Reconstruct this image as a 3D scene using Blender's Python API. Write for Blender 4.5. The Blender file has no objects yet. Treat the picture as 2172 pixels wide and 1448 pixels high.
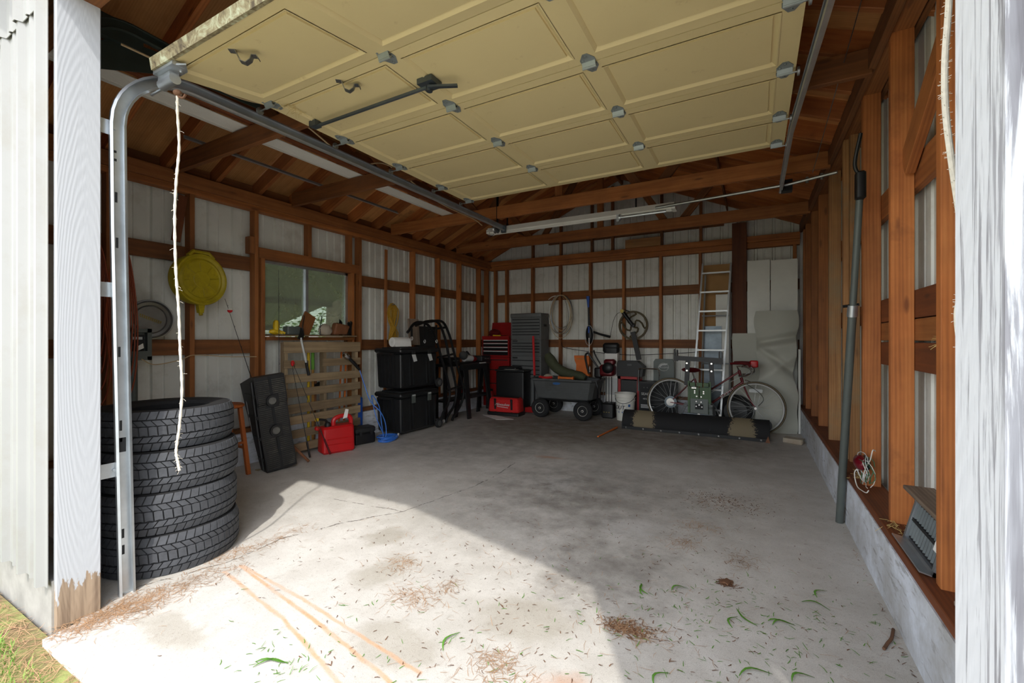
import bpy, math, random
from mathutils import Vector, Matrix
R = math.radians
random.seed(7)
scn = bpy.context.scene
COL = scn.collection

# ------------------------------------------------------------------ camera
cam_d = bpy.data.cameras.new('camera'); cam = bpy.data.objects.new('camera', cam_d); COL.objects.link(cam)
cam.location = (0, 0, 1.25); cam.rotation_euler = (R(90), 0, R(28.8))
cam_d.sensor_width = 36; cam_d.sensor_fit = 'HORIZONTAL'; cam_d.lens = 36*934/2172
cam_d.shift_y = -4/2172; cam_d.clip_start = .02; cam_d.clip_end = 200
scn.camera = cam

# ------------------------------------------------------------------ daylight
SUN_E, SUN_AZ = 53.0, 28.8          # elevation; travels 28.8 deg left of +Y
world = bpy.data.worlds.new('sky'); scn.world = world; world.use_nodes = True
wn = world.node_tree.nodes; wl = world.node_tree.links; wn.clear()
sky = wn.new('ShaderNodeTexSky'); sky.sky_type = 'NISHITA'; sky.sun_disc = False
sky.sun_elevation = R(SUN_E); sky.sun_rotation = R(180-SUN_AZ)
sky.air_density = 1.0; sky.dust_density = 1.2; sky.ozone_density = 1.0
hs = wn.new('ShaderNodeHueSaturation'); hs.inputs['Saturation'].default_value = .35
bg = wn.new('ShaderNodeBackground'); bg.inputs['Strength'].default_value = .37
wo = wn.new('ShaderNodeOutputWorld')
wl.new(sky.outputs[0], hs.inputs['Color']); wl.new(hs.outputs[0], bg.inputs[0]); wl.new(bg.outputs[0], wo.inputs[0])
sun_d = bpy.data.lights.new('sun', 'SUN'); sun = bpy.data.objects.new('sun', sun_d); COL.objects.link(sun)
sun_d.energy = 1.5; sun_d.angle = R(.9); sun_d.color = (1, .965, .9)
ce = math.cos(R(SUN_E))
sdir = Vector((-math.sin(R(SUN_AZ))*ce, math.cos(R(SUN_AZ))*ce, -math.sin(R(SUN_E))))
sun.rotation_euler = sdir.to_track_quat('-Z', 'Y').to_euler(); sun.location = (3, -6, 9)
vs = scn.view_settings
vs.view_transform = 'Standard'; vs.look = 'None'; vs.gamma = 1; vs.use_curve_mapping = False; vs.exposure = .9
scn.cycles.max_bounces = 10; scn.cycles.diffuse_bounces = 6

# ------------------------------------------------------------------ materials
def lin(c):
    return tuple((x/12.92 if x <= .04045 else ((x+.055)/1.055)**2.4) for x in c)
def rgb(r, g, b): return lin((r/255, g/255, b/255)) + (1,)
class NT:
    """small node-tree helper"""
    def __init__(s, name):
        s.m = bpy.data.materials.new(name); s.m.use_nodes = True
        s.t = s.m.node_tree; s.t.nodes.clear()
        s.out = s.n('OutputMaterial'); s.b = s.n('BsdfPrincipled'); s.l(s.b.outputs[0], s.out.inputs[0])
    def n(s, typ, **kw):
        x = s.t.nodes.new('ShaderNode'+typ)
        for k, v in kw.items(): setattr(x, k, v)
        return x
    def l(s, a, b): s.t.links.new(a, b)
    def set(s, sock, v):
        if isinstance(v, bpy.types.NodeSocket): s.l(v, sock)
        elif v is not None: sock.default_value = v
    def math(s, op, a, b=None, c=None, clamp=False):
        x = s.n('Math', operation=op, use_clamp=clamp)
        s.set(x.inputs[0], a); s.set(x.inputs[1], b); s.set(x.inputs[2], c)
        return x.outputs[0]
    def coord(s, scale=(1, 1, 1), kind='Object'):
        tc = s.n('TexCoord'); mp = s.n('Mapping'); mp.inputs['Scale'].default_value = scale
        s.l(tc.outputs[kind], mp.inputs[0]); return mp.outputs[0]
    def noise(s, vec, scale=5, detail=5, rough=.6, dist=0):
        x = s.n('TexNoise'); s.set(x.inputs['Vector'], vec); x.inputs['Scale'].default_value = scale
        x.inputs['Detail'].default_value = detail; x.inputs['Roughness'].default_value = rough
        x.inputs['Distortion'].default_value = dist
        return x.outputs[0]
    def ramp(s, f, stops):
        x = s.n('ValToRGB'); s.set(x.inputs[0], f); e = x.color_ramp.elements
        while len(e) < len(stops): e.new(.5)
        for i, (p, c) in enumerate(stops):
            e[i].position = p; e[i].color = c if not isinstance(c, (int, float)) else (c, c, c, 1)
        return x.outputs[0]
    def mix(s, f, a, b, mode='MIX'):
        x = s.n('Mix', data_type='RGBA', blend_type=mode); s.set(x.inputs[0], f)
        s.set(x.inputs[6], a); s.set(x.inputs[7], b); return x.outputs[2]
    def bump(s, h, strength=.3, dist=.01):
        x = s.n('Bump'); x.inputs['Strength'].default_value = strength; x.inputs['Distance'].default_value = dist
        s.set(x.inputs['Height'], h); s.l(x.outputs[0], s.b.inputs['Normal'])
    def rand(s): return s.n('ObjectInfo').outputs['Random']
    def fin(s, col=None, rough=.6, metal=0):
        s.set(s.b.inputs['Base Color'], col); s.set(s.b.inputs['Roughness'], rough); s.set(s.b.inputs['Metallic'], metal)
        return s.m
M = {}
def plain(name, col, rough=.55, metal=0, var=.12, scale=14, bump=0, dirt=None):
    """one colour with mottling, optional dirt colour and fine relief"""
    t = NT(name); v = t.coord()
    nz = t.noise(v, scale, 5)
    f = t.ramp(nz, [(.3, 1-var), (.7, 1+var*.5)])
    c = t.mix(1, col, f, 'MULTIPLY')
    if dirt:
        c = t.mix(t.ramp(t.noise(v, 3.5, 6, .7), [(.5, 0.0), (.75, .8)]), c, dirt)
    if bump: t.bump(nz, bump, .004)
    M[name] = t.fin(c, rough, metal); return M[name]
def lumber(name, light, mid, dark, grain=1.0, stain=None, stain_lo=.5, rough=.7):
    """wood whose grain runs along the object's local Z"""
    t = NT(name); rnd = t.rand()
    tc = t.n('TexCoord'); off = t.n('CombineXYZ')
    t.l(t.math('MULTIPLY', rnd, 37.), off.inputs[0]); t.l(t.math('MULTIPLY', rnd, 91.), off.inputs[1]); t.l(t.math('MULTIPLY', rnd, 53.), off.inputs[2])
    ad = t.n('VectorMath', operation='ADD'); t.l(tc.outputs['Object'], ad.inputs[0]); t.l(off.outputs[0], ad.inputs[1])
    mp = t.n('Mapping'); mp.inputs['Scale'].default_value = (24, 24, 1.1); t.l(ad.outputs[0], mp.inputs[0])
    g = t.noise(mp.outputs[0], 1.0, 6, .62, .6)
    wv = t.n('TexWave', wave_type='BANDS', bands_direction='X'); mp2 = t.n('Mapping'); mp2.inputs['Scale'].default_value = (9, 9, .5)
    t.l(ad.outputs[0], mp2.inputs[0]); t.l(mp2.outputs[0], wv.inputs[0]); wv.inputs['Scale'].default_value = 2.2
    wv.inputs['Distortion'].default_value = 5; wv.inputs['Detail'].default_value = 2; wv.inputs['Detail Scale'].default_value = .8
    f = t.math('ADD', t.math('MULTIPLY', g, .85), t.math('MULTIPLY', wv.outputs[1], .15))
    c = t.ramp(f, [(.12, dark), (.5, mid), (.85, light)])
    c = t.mix(1, c, t.ramp(t.noise(ad.outputs[0], 3.5, 4, .6), [(.3, .80), (.7, 1.14)]), 'MULTIPLY')
    vr = t.ramp(rnd, [(0, .72), (1, 1.2)])
    c = t.mix(1, c, vr, 'MULTIPLY')
    kn = t.n('TexVoronoi'); mp3 = t.n('Mapping'); mp3.inputs['Scale'].default_value = (9, 9, 2.4); t.l(ad.outputs[0], mp3.inputs[0]); t.l(mp3.outputs[0], kn.inputs['Vector'])
    kn.inputs['Scale'].default_value = 1.0
    c = t.mix(t.ramp(kn.outputs['Distance'], [(.06, .75), (.13, 0.0)]), c, dark)
    if stain:
        c = t.mix(t.ramp(t.noise(ad.outputs[0], 2.2, 6, .65), [(stain_lo, 0.0), (stain_lo+.2, .9)]), c, stain)
    t.bump(g, .25, .004)
    M[name] = t.fin(c, rough); return M[name]
lumber('fir', rgb(184, 120, 64), rgb(156, 94, 45), rgb(102, 58, 27))
lumber('fir_warm', rgb(196, 128, 70), rgb(172, 102, 50), rgb(112, 60, 27), stain=rgb(110, 62, 32), stain_lo=.58)
lumber('fir_grey', rgb(178, 138, 90), rgb(152, 106, 62), rgb(104, 70, 40), stain=rgb(132, 112, 82), stain_lo=.48)
lumber('fir_dark', rgb(150, 94, 48), rgb(124, 76, 38), rgb(76, 44, 22))
lumber('plank_brown', rgb(134, 74, 34), rgb(108, 56, 24), rgb(66, 34, 16))
lumber('old_wood', rgb(166, 146, 114), rgb(140, 119, 90), rgb(94, 76, 56))
lumber('handle_wood', rgb(206, 160, 84), rgb(186, 134, 62), rgb(140, 92, 40))
lumber('stool_wood', rgb(186, 104, 44), rgb(160, 82, 30), rgb(110, 52, 20))
lumber('weathered', rgb(168, 152, 132), rgb(128, 110, 94), rgb(84, 68, 56))
lumber('sheathing', rgb(212, 156, 98), rgb(196, 138, 80), rgb(166, 112, 62), stain=rgb(26, 16, 10), stain_lo=.62)

# ------------------------------------------------------------------ mesh helpers
class MB:
    def __init__(s): s.v = []; s.f = []; s.mi = []; s.cur = 0
    def add(s, vs, fs):
        o = len(s.v); s.v += [tuple(v) for v in vs]; s.f += [tuple(i+o for i in q) for q in fs]; s.mi += [s.cur]*len(fs); return s
    def box(s, c, d, rot=None, taper=None):
        """box centred at c of size d; taper=(tx,ty) scales the top face"""
        x, y, z = (q/2 for q in d); tx, ty = taper or (1, 1)
        vs = [Vector((sx*x*(tx if sz > 0 else 1), sy*y*(ty if sz > 0 else 1), sz*z)) for sz in (-1, 1) for sy in (-1, 1) for sx in (-1, 1)]
        if rot: m = rot if isinstance(rot, Matrix) else euler(*rot); vs = [m @ v for v in vs]
        c = Vector(c); return s.add([v+c for v in vs], [(0, 2, 3, 1), (4, 5, 7, 6), (0, 1, 5, 4), (2, 6, 7, 3), (0, 4, 6, 2), (1, 3, 7, 5)])
    def span(s, a, b): return s.box([(p+q)/2 for p, q in zip(a, b)], [abs(q-p) for p, q in zip(a, b)])
    def rbox(s, c, d, r, rot=None, seg=3):
        """box with rounded vertical corners and chamfered top and bottom"""
        x, y, z = (q/2 for q in d); ring = []
        for cxs, cys, a0 in ((1, 1, 0), (-1, 1, 90), (-1, -1, 180), (1, -1, 270)):
            for k in range(seg+1):
                a = R(a0+90*k/seg); ring.append((cxs*(x-r), cys*(y-r), math.cos(a), math.sin(a)))
        n = len(ring); e = min(r, z)*.6; vs = []
        for zz, rr in ((-z, r-e), (-z+e, r), (z-e, r), (z, r-e)):
            vs += [Vector((px+ca*rr, py+sa*rr, zz)) for px, py, ca, sa in ring]
        fs = [(k*n+i, k*n+(i+1) % n, (k+1)*n+(i+1) % n, (k+1)*n+i) for k in range(3) for i in range(n)]
        fs += [tuple(range(n-1, -1, -1)), tuple(3*n+i for i in range(n))]
        if rot: m = rot if isinstance(rot, Matrix) else euler(*rot); vs = [m @ v for v in vs]
        c = Vector(c); return s.add([v+c for v in vs], fs)
    def tube(s, pts, r, n=8, closed=False, cap=True):
        pts = [Vector(p) for p in pts]; N = len(pts); rs = r if isinstance(r, (list, tuple)) else [r]*N
        tang = []
        for i in range(N):
            a = pts[(i-1) % N] if (closed or i > 0) else pts[i]; b = pts[(i+1) % N] if (closed or i < N-1) else pts[i]
            t = (b-a); tang.append(t.normalized() if t.length > 1e-9 else Vector((0, 0, 1)))
        u = tang[0].orthogonal().normalized(); vs = []
        for i in range(N):
            if i: u = (tang[i-1].rotation_difference(tang[i]) @ u)
            u = (u - tang[i]*u.dot(tang[i])).normalized(); w = tang[i].cross(u)
            vs += [pts[i]+(u*math.cos(2*math.pi*k/n)+w*math.sin(2*math.pi*k/n))*rs[i] for k in range(n)]
        last = N if closed else N-1
        fs = [(i*n+k, i*n+(k+1) % n, ((i+1) % N)*n+(k+1) % n, ((i+1) % N)*n+k) for i in range(last) for k in range(n)]
        if cap and not closed: fs += [tuple(range(n-1, -1, -1)), tuple((N-1)*n+k for k in range(n))]
        return s.add(vs, fs)
    def lathe(s, prof, n=24, c=(0, 0, 0), axis='z', closed=False):
        """prof = [(radius, height)]"""
        vs = []
        for r, h in prof:
            for k in range(n):
                a = 2*math.pi*k/n; x, y = r*math.cos(a), r*math.sin(a)
                p = {'z': (x, y, h), 'x': (h, x, y), 'y': (y, h, x)}[axis]
                vs.append((p[0]+c[0], p[1]+c[1], p[2]+c[2]))
        P = len(prof); last = P if closed else P-1
        fs = [(i*n+k, i*n+(k+1) % n, ((i+1) % P)*n+(k+1) % n, ((i+1) % P)*n+k) for i in range(last) for k in range(n)]
        if not closed:
            if prof[0][0] > 1e-6: fs.append(tuple(range(n-1, -1, -1)))
            if prof[-1][0] > 1e-6: fs.append(tuple((P-1)*n+k for k in range(n)))
        return s.add(vs, fs)
    def prism(s, poly, h0, h1, mapf=None):
        """polygon (a,b) extruded from h0 to h1; mapf(a,b,h)->xyz"""
        mapf = mapf or (lambda a, b, h: (a, b, h)); n = len(poly)
        vs = [mapf(a, b, h0) for a, b in poly]+[mapf(a, b, h1) for a, b in poly]
        return s.add(vs, [tuple(range(n-1, -1, -1)), tuple(range(n, 2*n))]+[(i, (i+1) % n, n+(i+1) % n, n+i) for i in range(n)])
    def strip(s, prof, h0, h1, mapf, th=.002):
        """open profile polyline (a,b) given a thickness in b and extruded h0..h1 (sheet metal)"""
        n = len(prof); vs = [mapf(a, b+t, h) for t in (0, th) for h in (h0, h1) for a, b in prof]
        fs = []
        for t in (0, 2):
            for i in range(n-1):
                q = (t*n+i, t*n+i+1, (t+1)*n+i+1, (t+1)*n+i); fs.append(q if t else q[::-1])
        for i in range(n-1): fs += [(i, i+1, 2*n+i+1, 2*n+i), (n+i, 3*n+i, 3*n+i+1, n+i+1)]
        fs += [(0, 2*n, 3*n, n), (n-1, 2*n-1, 4*n-1, 3*n-1)]
        return s.add(vs, fs)
    def ball(s, c, r, seg=12, rings=8, sc=(1, 1, 1)):
        prof = [(max(0, r*math.sin(math.pi*i/rings)), -r*math.cos(math.pi*i/rings)) for i in range(rings+1)]
        o = len(s.v); s.lathe([(max(a, 1e-5), b) for a, b in prof], seg)
        for i in range(o, len(s.v)):
            v = s.v[i]; s.v[i] = (c[0]+v[0]*sc[0], c[1]+v[1]*sc[1], c[2]+v[2]*sc[2])
        return s
    def xf(s, m, start=0):
        for i in range(start, len(s.v)): s.v[i] = tuple(m @ Vector(s.v[i]))
        return s
    def jitter(s, a, start=0):
        for i in range(start, len(s.v)): s.v[i] = tuple(q+random.uniform(-a, a) for q in s.v[i])
        return s
    def mesh(s, name, mats, smooth=35):
        me = bpy.data.meshes.new(name); me.from_pydata(s.v, [], s.f)
        for m in (mats if isinstance(mats, (list, tuple)) else [mats]): me.materials.append(M[m] if isinstance(m, str) else m)
        if any(s.mi): me.polygons.foreach_set('material_index', s.mi)
        if smooth:
            me.polygons.foreach_set('use_smooth', [True]*len(me.polygons)); me.set_sharp_from_angle(angle=R(smooth))
        me.update(); return me
def euler(x, y, z): return Matrix.Rotation(R(z), 3, 'Z') @ Matrix.Rotation(R(y), 3, 'Y') @ Matrix.Rotation(R(x), 3, 'X')
def link(name, data, parent=None, loc=(0, 0, 0), rot=None):
    o = bpy.data.objects.new(name, data); COL.objects.link(o); o.location = loc
    if rot is not None:
        if isinstance(rot, Matrix): o.rotation_euler = rot.to_euler()
        else: o.rotation_euler = [R(a) for a in rot]
    if parent: o.parent = parent
    return o
def part(name, mb, mat, parent, smooth=35, loc=(0, 0, 0), rot=None, label=None, kind=None):
    o = link(name, mb.mesh(name, mat, smooth), parent, loc, rot)
    if label: o['label'] = label
    if kind: o['kind'] = kind
    return o
def tag(o, label, cat, group=None, kind=None):
    o['label'] = label; o['category'] = cat
    if group: o['group'] = group
    if kind: o['kind'] = kind
    return o
def thing(name, label, cat, loc=(0, 0, 0), rot=(0, 0, 0), group=None, kind=None):
    return tag(link(name, None, None, loc, rot), label, cat, group, kind)
def single(name, mb, mat, label, cat, loc=(0, 0, 0), rot=None, group=None, smooth=35, kind=None):
    return tag(link(name, mb.mesh(name, mat, smooth), None, loc, rot), label, cat, group, kind)
def copy_tree(o, parent=None):
    c = o.copy(); COL.objects.link(c); c.parent = parent
    for ch in list(o.children): copy_tree(ch, c)
    return c
_boards = {}
def board(name, a, b, w, t, mat, parent, side=(1, 0, 0), label=None):
    """straight timber from a to b, its own object with local Z along its length; w is measured across `side`, t the other way"""
    a, b = Vector(a), Vector(b); d = b-a; L = d.length; z = d.normalized(); x = Vector(side); x = (x-z*x.dot(z)).normalized(); y = z.cross(x)
    key = (round(L, 4), w, t, mat)
    if key not in _boards:
        c = .003; X, Y = w/2, t/2
        poly = [(X-c, -Y), (X, -Y+c), (X, Y-c), (X-c, Y), (-X+c, Y), (-X, Y-c), (-X, -Y+c), (-X+c, -Y)]
        _boards[key] = MB().prism(poly, 0, L).mesh(name, mat, 0)
    o = link(name, _boards[key], parent, a, Matrix((x, y, z)).transposed())
    if label: o['label'] = label
    return o
def arc(c, r, a0, a1, n, f=lambda x, y: (x, y, 0)):
    return [f(c[0]+r*math.cos(R(a0+(a1-a0)*i/n)), c[1]+r*math.sin(R(a0+(a1-a0)*i/n))) for i in range(n+1)]
def spline(pts, n=8):
    """Catmull-Rom through pts"""
    P = [Vector(p) for p in pts]; P = [P[0]*2-P[1]]+P+[P[-1]*2-P[-2]]; out = []
    for i in range(1, len(P)-2):
        for k in range(n):
            t = k/n; a, b, c, d = P[i-1:i+3]
            out.append(.5*((2*b)+(c-a)*t+(2*a-5*b+4*c-d)*t*t+(3*b-a-3*c+d)*t**3))
    return out+[P[-2]]
def text(name, body, size, mat, parent, loc, rot, align='CENTER', depth=.0012, shear=0, sx=1):
    cu = bpy.data.curves.new(name, 'FONT'); cu.body = body; cu.size = size; cu.align_x = align; cu.align_y = 'CENTER'
    cu.extrude = depth; cu.shear = shear; cu.resolution_u = 3
    tmp = bpy.data.objects.new(name, cu); COL.objects.link(tmp); dg = bpy.context.evaluated_depsgraph_get()
    me = bpy.data.meshes.new_from_object(tmp.evaluated_get(dg)); bpy.data.objects.remove(tmp); bpy.data.curves.remove(cu)
    me.materials.clear(); me.materials.append(M[mat]); o = link(name, me, parent, loc, rot); o.scale.x = sx; return o
# ================================================================== materials
plain('siding_dimmed', rgb(152, 152, 149), .5, 0, .05, 2.5, dirt=rgb(142, 139, 130))  # white siding coloured darker to offset the strong light outdoors
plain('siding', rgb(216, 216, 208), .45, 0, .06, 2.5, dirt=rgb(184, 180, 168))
plain('galv', rgb(196, 202, 206), .38, .85, .15, 9, .05)
plain('galv_mid', rgb(150, 158, 158), .45, .5, .2, 12, .05)
plain('galv_dark', rgb(96, 104, 110), .42, .8, .2, 9, .05)
plain('curb_dimmed', rgb(150, 147, 140), .9, 0, .25, 8, .3, dirt=rgb(128, 122, 110))  # pale foundation concrete, toned down in colour against the sun
plain('alu', rgb(158, 160, 160), .35, .45, .08, 12)
plain('steel', rgb(150, 152, 152), .35, .9, .15, 12)
plain('chrome', rgb(214, 214, 214), .18, 1, .05, 12)
plain('black_metal', rgb(24, 24, 25), .45, .3, .2, 12)
plain('tote_plastic', rgb(30, 31, 32), .38, 0, .2, 10, .04)
plain('black_plastic', rgb(20, 20, 21), .5, 0, .2, 10, .04)
plain('dark_plastic', rgb(34, 35, 36), .55, 0, .2, 10, .04)
plain('grey_plastic', rgb(78, 80, 80), .6, 0, .15, 6, .03, dirt=rgb(60, 58, 54))
plain('rubber', rgb(68, 70, 74), .8, 0, .25, 30, .15)
plain('rubber_dark', rgb(30, 30, 31), .85, 0, .25, 30, .1)
plain('red_plastic', rgb(196, 22, 26), .4, 0, .1, 5, .02)
plain('red_paint', rgb(150, 22, 22), .4, .1, .15, 8)
plain('red_cloth', rgb(190, 26, 24), .85, 0, .2, 40, .1)
plain('maroon', rgb(96, 18, 24), .35, .2, .1, 8)
plain('grey_paint', rgb(112, 114, 114), .45, .3, .1, 6)
plain('panel_grey', rgb(92, 98, 94), .5, .2, .1, 6)
plain('white_paint', rgb(222, 222, 214), .5, 0, .08, 4)
plain('white_plastic', rgb(226, 224, 214), .4, 0, .06, 4)
plain('paper', rgb(232, 230, 224), .8, 0, .04, 6)
plain('yellow_pan', rgb(176, 156, 22), .5, 0, .25, 6, .03, dirt=rgb(104, 88, 22))
plain('yellow', rgb(222, 186, 30), .55, 0, .15, 10)
plain('yellow_rope', rgb(176, 134, 34), .8, 0, .2, 50, .1)
plain('orange', rgb(206, 104, 26), .55, 0, .15, 10)
plain('orange_cord', rgb(150, 66, 30), .6, 0, .1, 10)
plain('blue', rgb(34, 84, 176), .5, 0, .1, 10)
plain('blue_cord', rgb(52, 116, 206), .5, 0, .08, 10)
plain('green_paint', rgb(60, 84, 52), .5, .2, .2, 8)
plain('flywheel_iron', rgb(78, 66, 40), .6, .3, .2, 8)
plain('olive', rgb(66, 70, 48), .8, 0, .2, 8, .06)
plain('green_wire', rgb(58, 110, 78), .5, 0, .1, 10)
plain('rope', rgb(224, 216, 198), .9, 0, .15, 90, .3)
plain('cream_wire', rgb(196, 170, 130), .6, 0, .1, 10)
plain('brass', rgb(168, 148, 84), .3, .8, .2, 10)
plain('foam', rgb(186, 186, 174), .9, 0, .06, 3, .04)
plain('tan_wear', rgb(132, 116, 88), .8, 0, .2, 20)
plain('stone', rgb(176, 164, 146), .9, 0, .2, 14, .4, dirt=rgb(128, 100, 76))
plain('leather', rgb(122, 76, 46), .7, 0, .25, 9, .1)
plain('dark_wood', rgb(70, 44, 34), .6, 0, .25, 9, .05)
plain('cardboard', rgb(168, 128, 80), .8, 0, .12, 6)
plain('ink', rgb(20, 22, 24), .7, 0, 0, 6)
plain('ink_blue', rgb(44, 92, 150), .7, 0, .05, 6)
plain('ink_light', rgb(196, 198, 196), .7, 0, .05, 6)
plain('bark', rgb(128, 114, 98), .9, 0, .4, 16, .8)
plain('leaf', rgb(120, 150, 80), .7, 0, .4, 6)
plain('grass', rgb(116, 160, 62), .8, 0, .4, 3)
plain('needle', rgb(180, 142, 106), .85, 0, .35, 3)
plain('needle_dark', rgb(112, 78, 54), .85, 0, .35, 3)
plain('straw', rgb(200, 176, 112), .85, 0, .2, 3)
plain('clipping', rgb(88, 140, 44), .7, 0, .3, 6)
plain('red_lens', rgb(104, 14, 28), .15, 0, .1, 8)

def painted_board(name, bare_z=None, weather=0., seed=0, coat=(rgb(238, 240, 244), rgb(214, 218, 224))):
    """white paint over grain; weathered boards flake to grey wood; paint lost near the foot up to bare_z"""
    t = NT(name); tc = t.n('TexCoord'); mp = t.n('Mapping'); mp.inputs['Scale'].default_value = (16, 16, .9); mp.inputs['Location'].default_value = (seed, 0, 0)
    t.l(tc.outputs['Object'], mp.inputs[0])
    wv = t.n('TexWave', wave_type='RINGS', rings_direction='SPHERICAL'); mp2 = t.n('Mapping'); mp2.inputs['Scale'].default_value = (7, 7, .75); mp2.inputs['Location'].default_value = (.2, .35, -.9+seed)
    t.l(tc.outputs['Object'], mp2.inputs[0]); t.l(mp2.outputs[0], wv.inputs[0]); wv.inputs['Scale'].default_value = 7; wv.inputs['Distortion'].default_value = 3.2; wv.inputs['Detail'].default_value = 2; wv.inputs['Detail Scale'].default_value = 1.1
    g = t.noise(mp.outputs[0], 3.0, 6, .6, .4)
    paint = t.mix(t.ramp(wv.outputs[1], [(.0, .10), (.35, 0.0)]), *coat)
    wood = t.ramp(g, [(.3, rgb(104, 86, 70)), (.6, rgb(158, 138, 116))])
    grey = t.ramp(g, [(.3, rgb(128, 125, 130)), (.6, rgb(182, 182, 188))])
    c = paint; h = t.math('ADD', wv.outputs[1], t.math('MULTIPLY', g, .5))
    if weather:
        mp3 = t.n('Mapping'); mp3.inputs['Scale'].default_value = (70, 70, 3.0); t.l(tc.outputs['Object'], mp3.inputs[0])
        fl = t.noise(mp3.outputs[0], 1, 7, .65, .5)
        sp = t.n('SeparateXYZ'); t.l(tc.outputs['Object'], sp.inputs[0])
        # flaking is worst at the exposed outer edge of the board
        edge = t.math('MULTIPLY', t.math('SUBTRACT', .075, sp.outputs[0]), 1.0)
        m = t.ramp(t.math('ADD', fl, edge), [(.60, 0.0), (.68, 1.0)])
        c = t.mix(m, paint, grey); h = t.math('SUBTRACT', h, t.math('MULTIPLY', m, 1.2))
    if bare_z:
        sp = t.n('SeparateXYZ'); t.l(tc.outputs['Object'], sp.inputs[0])
        mp4 = t.n('Mapping'); mp4.inputs['Scale'].default_value = (26, 26, 6); t.l(tc.outputs['Object'], mp4.inputs[0])
        j = t.math('MULTIPLY', t.math('SUBTRACT', t.noise(mp4.outputs[0], 1, 5, .6), .5), .34)
        m = t.ramp(t.math('ADD', sp.outputs[2], j), [(bare_z-.004, 1.0), (bare_z+.004, 0.0)])
        c = t.mix(m, c, wood)
    t.bump(h, .10, .004)
    M[name] = t.fin(c, .55)
painted_board('jamb_dimmed', bare_z=.17, coat=(rgb(178, 181, 185), rgb(158, 161, 166)))  # left jamb: white coat darkened to offset the sun on it
painted_board('jamb_weather', weather=1., seed=3.3)

def door_paint():
    t = NT('door_cream'); v = t.coord((1, 1, 1))
    nz = t.noise(v, 1.6, 5); fine = t.noise(v, 60, 3)
    c = t.mix(nz, rgb(224, 206, 154), rgb(208, 190, 140))
    c = t.mix(t.ramp(t.noise(v, 9, 6, .7), [(.62, 0.0), (.78, .45)]), c, rgb(150, 112, 74))
    t.bump(fine, .05, .002); M['door_cream'] = t.fin(c, .55)
    t = NT('door_edge'); v = t.coord(); c = t.ramp(t.noise(v, 14, 6, .7, 1.2), [(.35, rgb(86, 74, 56)), (.5, rgb(140, 128, 96)), (.68, rgb(186, 190, 160))]); M['door_edge'] = t.fin(c, .8)
door_paint()

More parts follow.
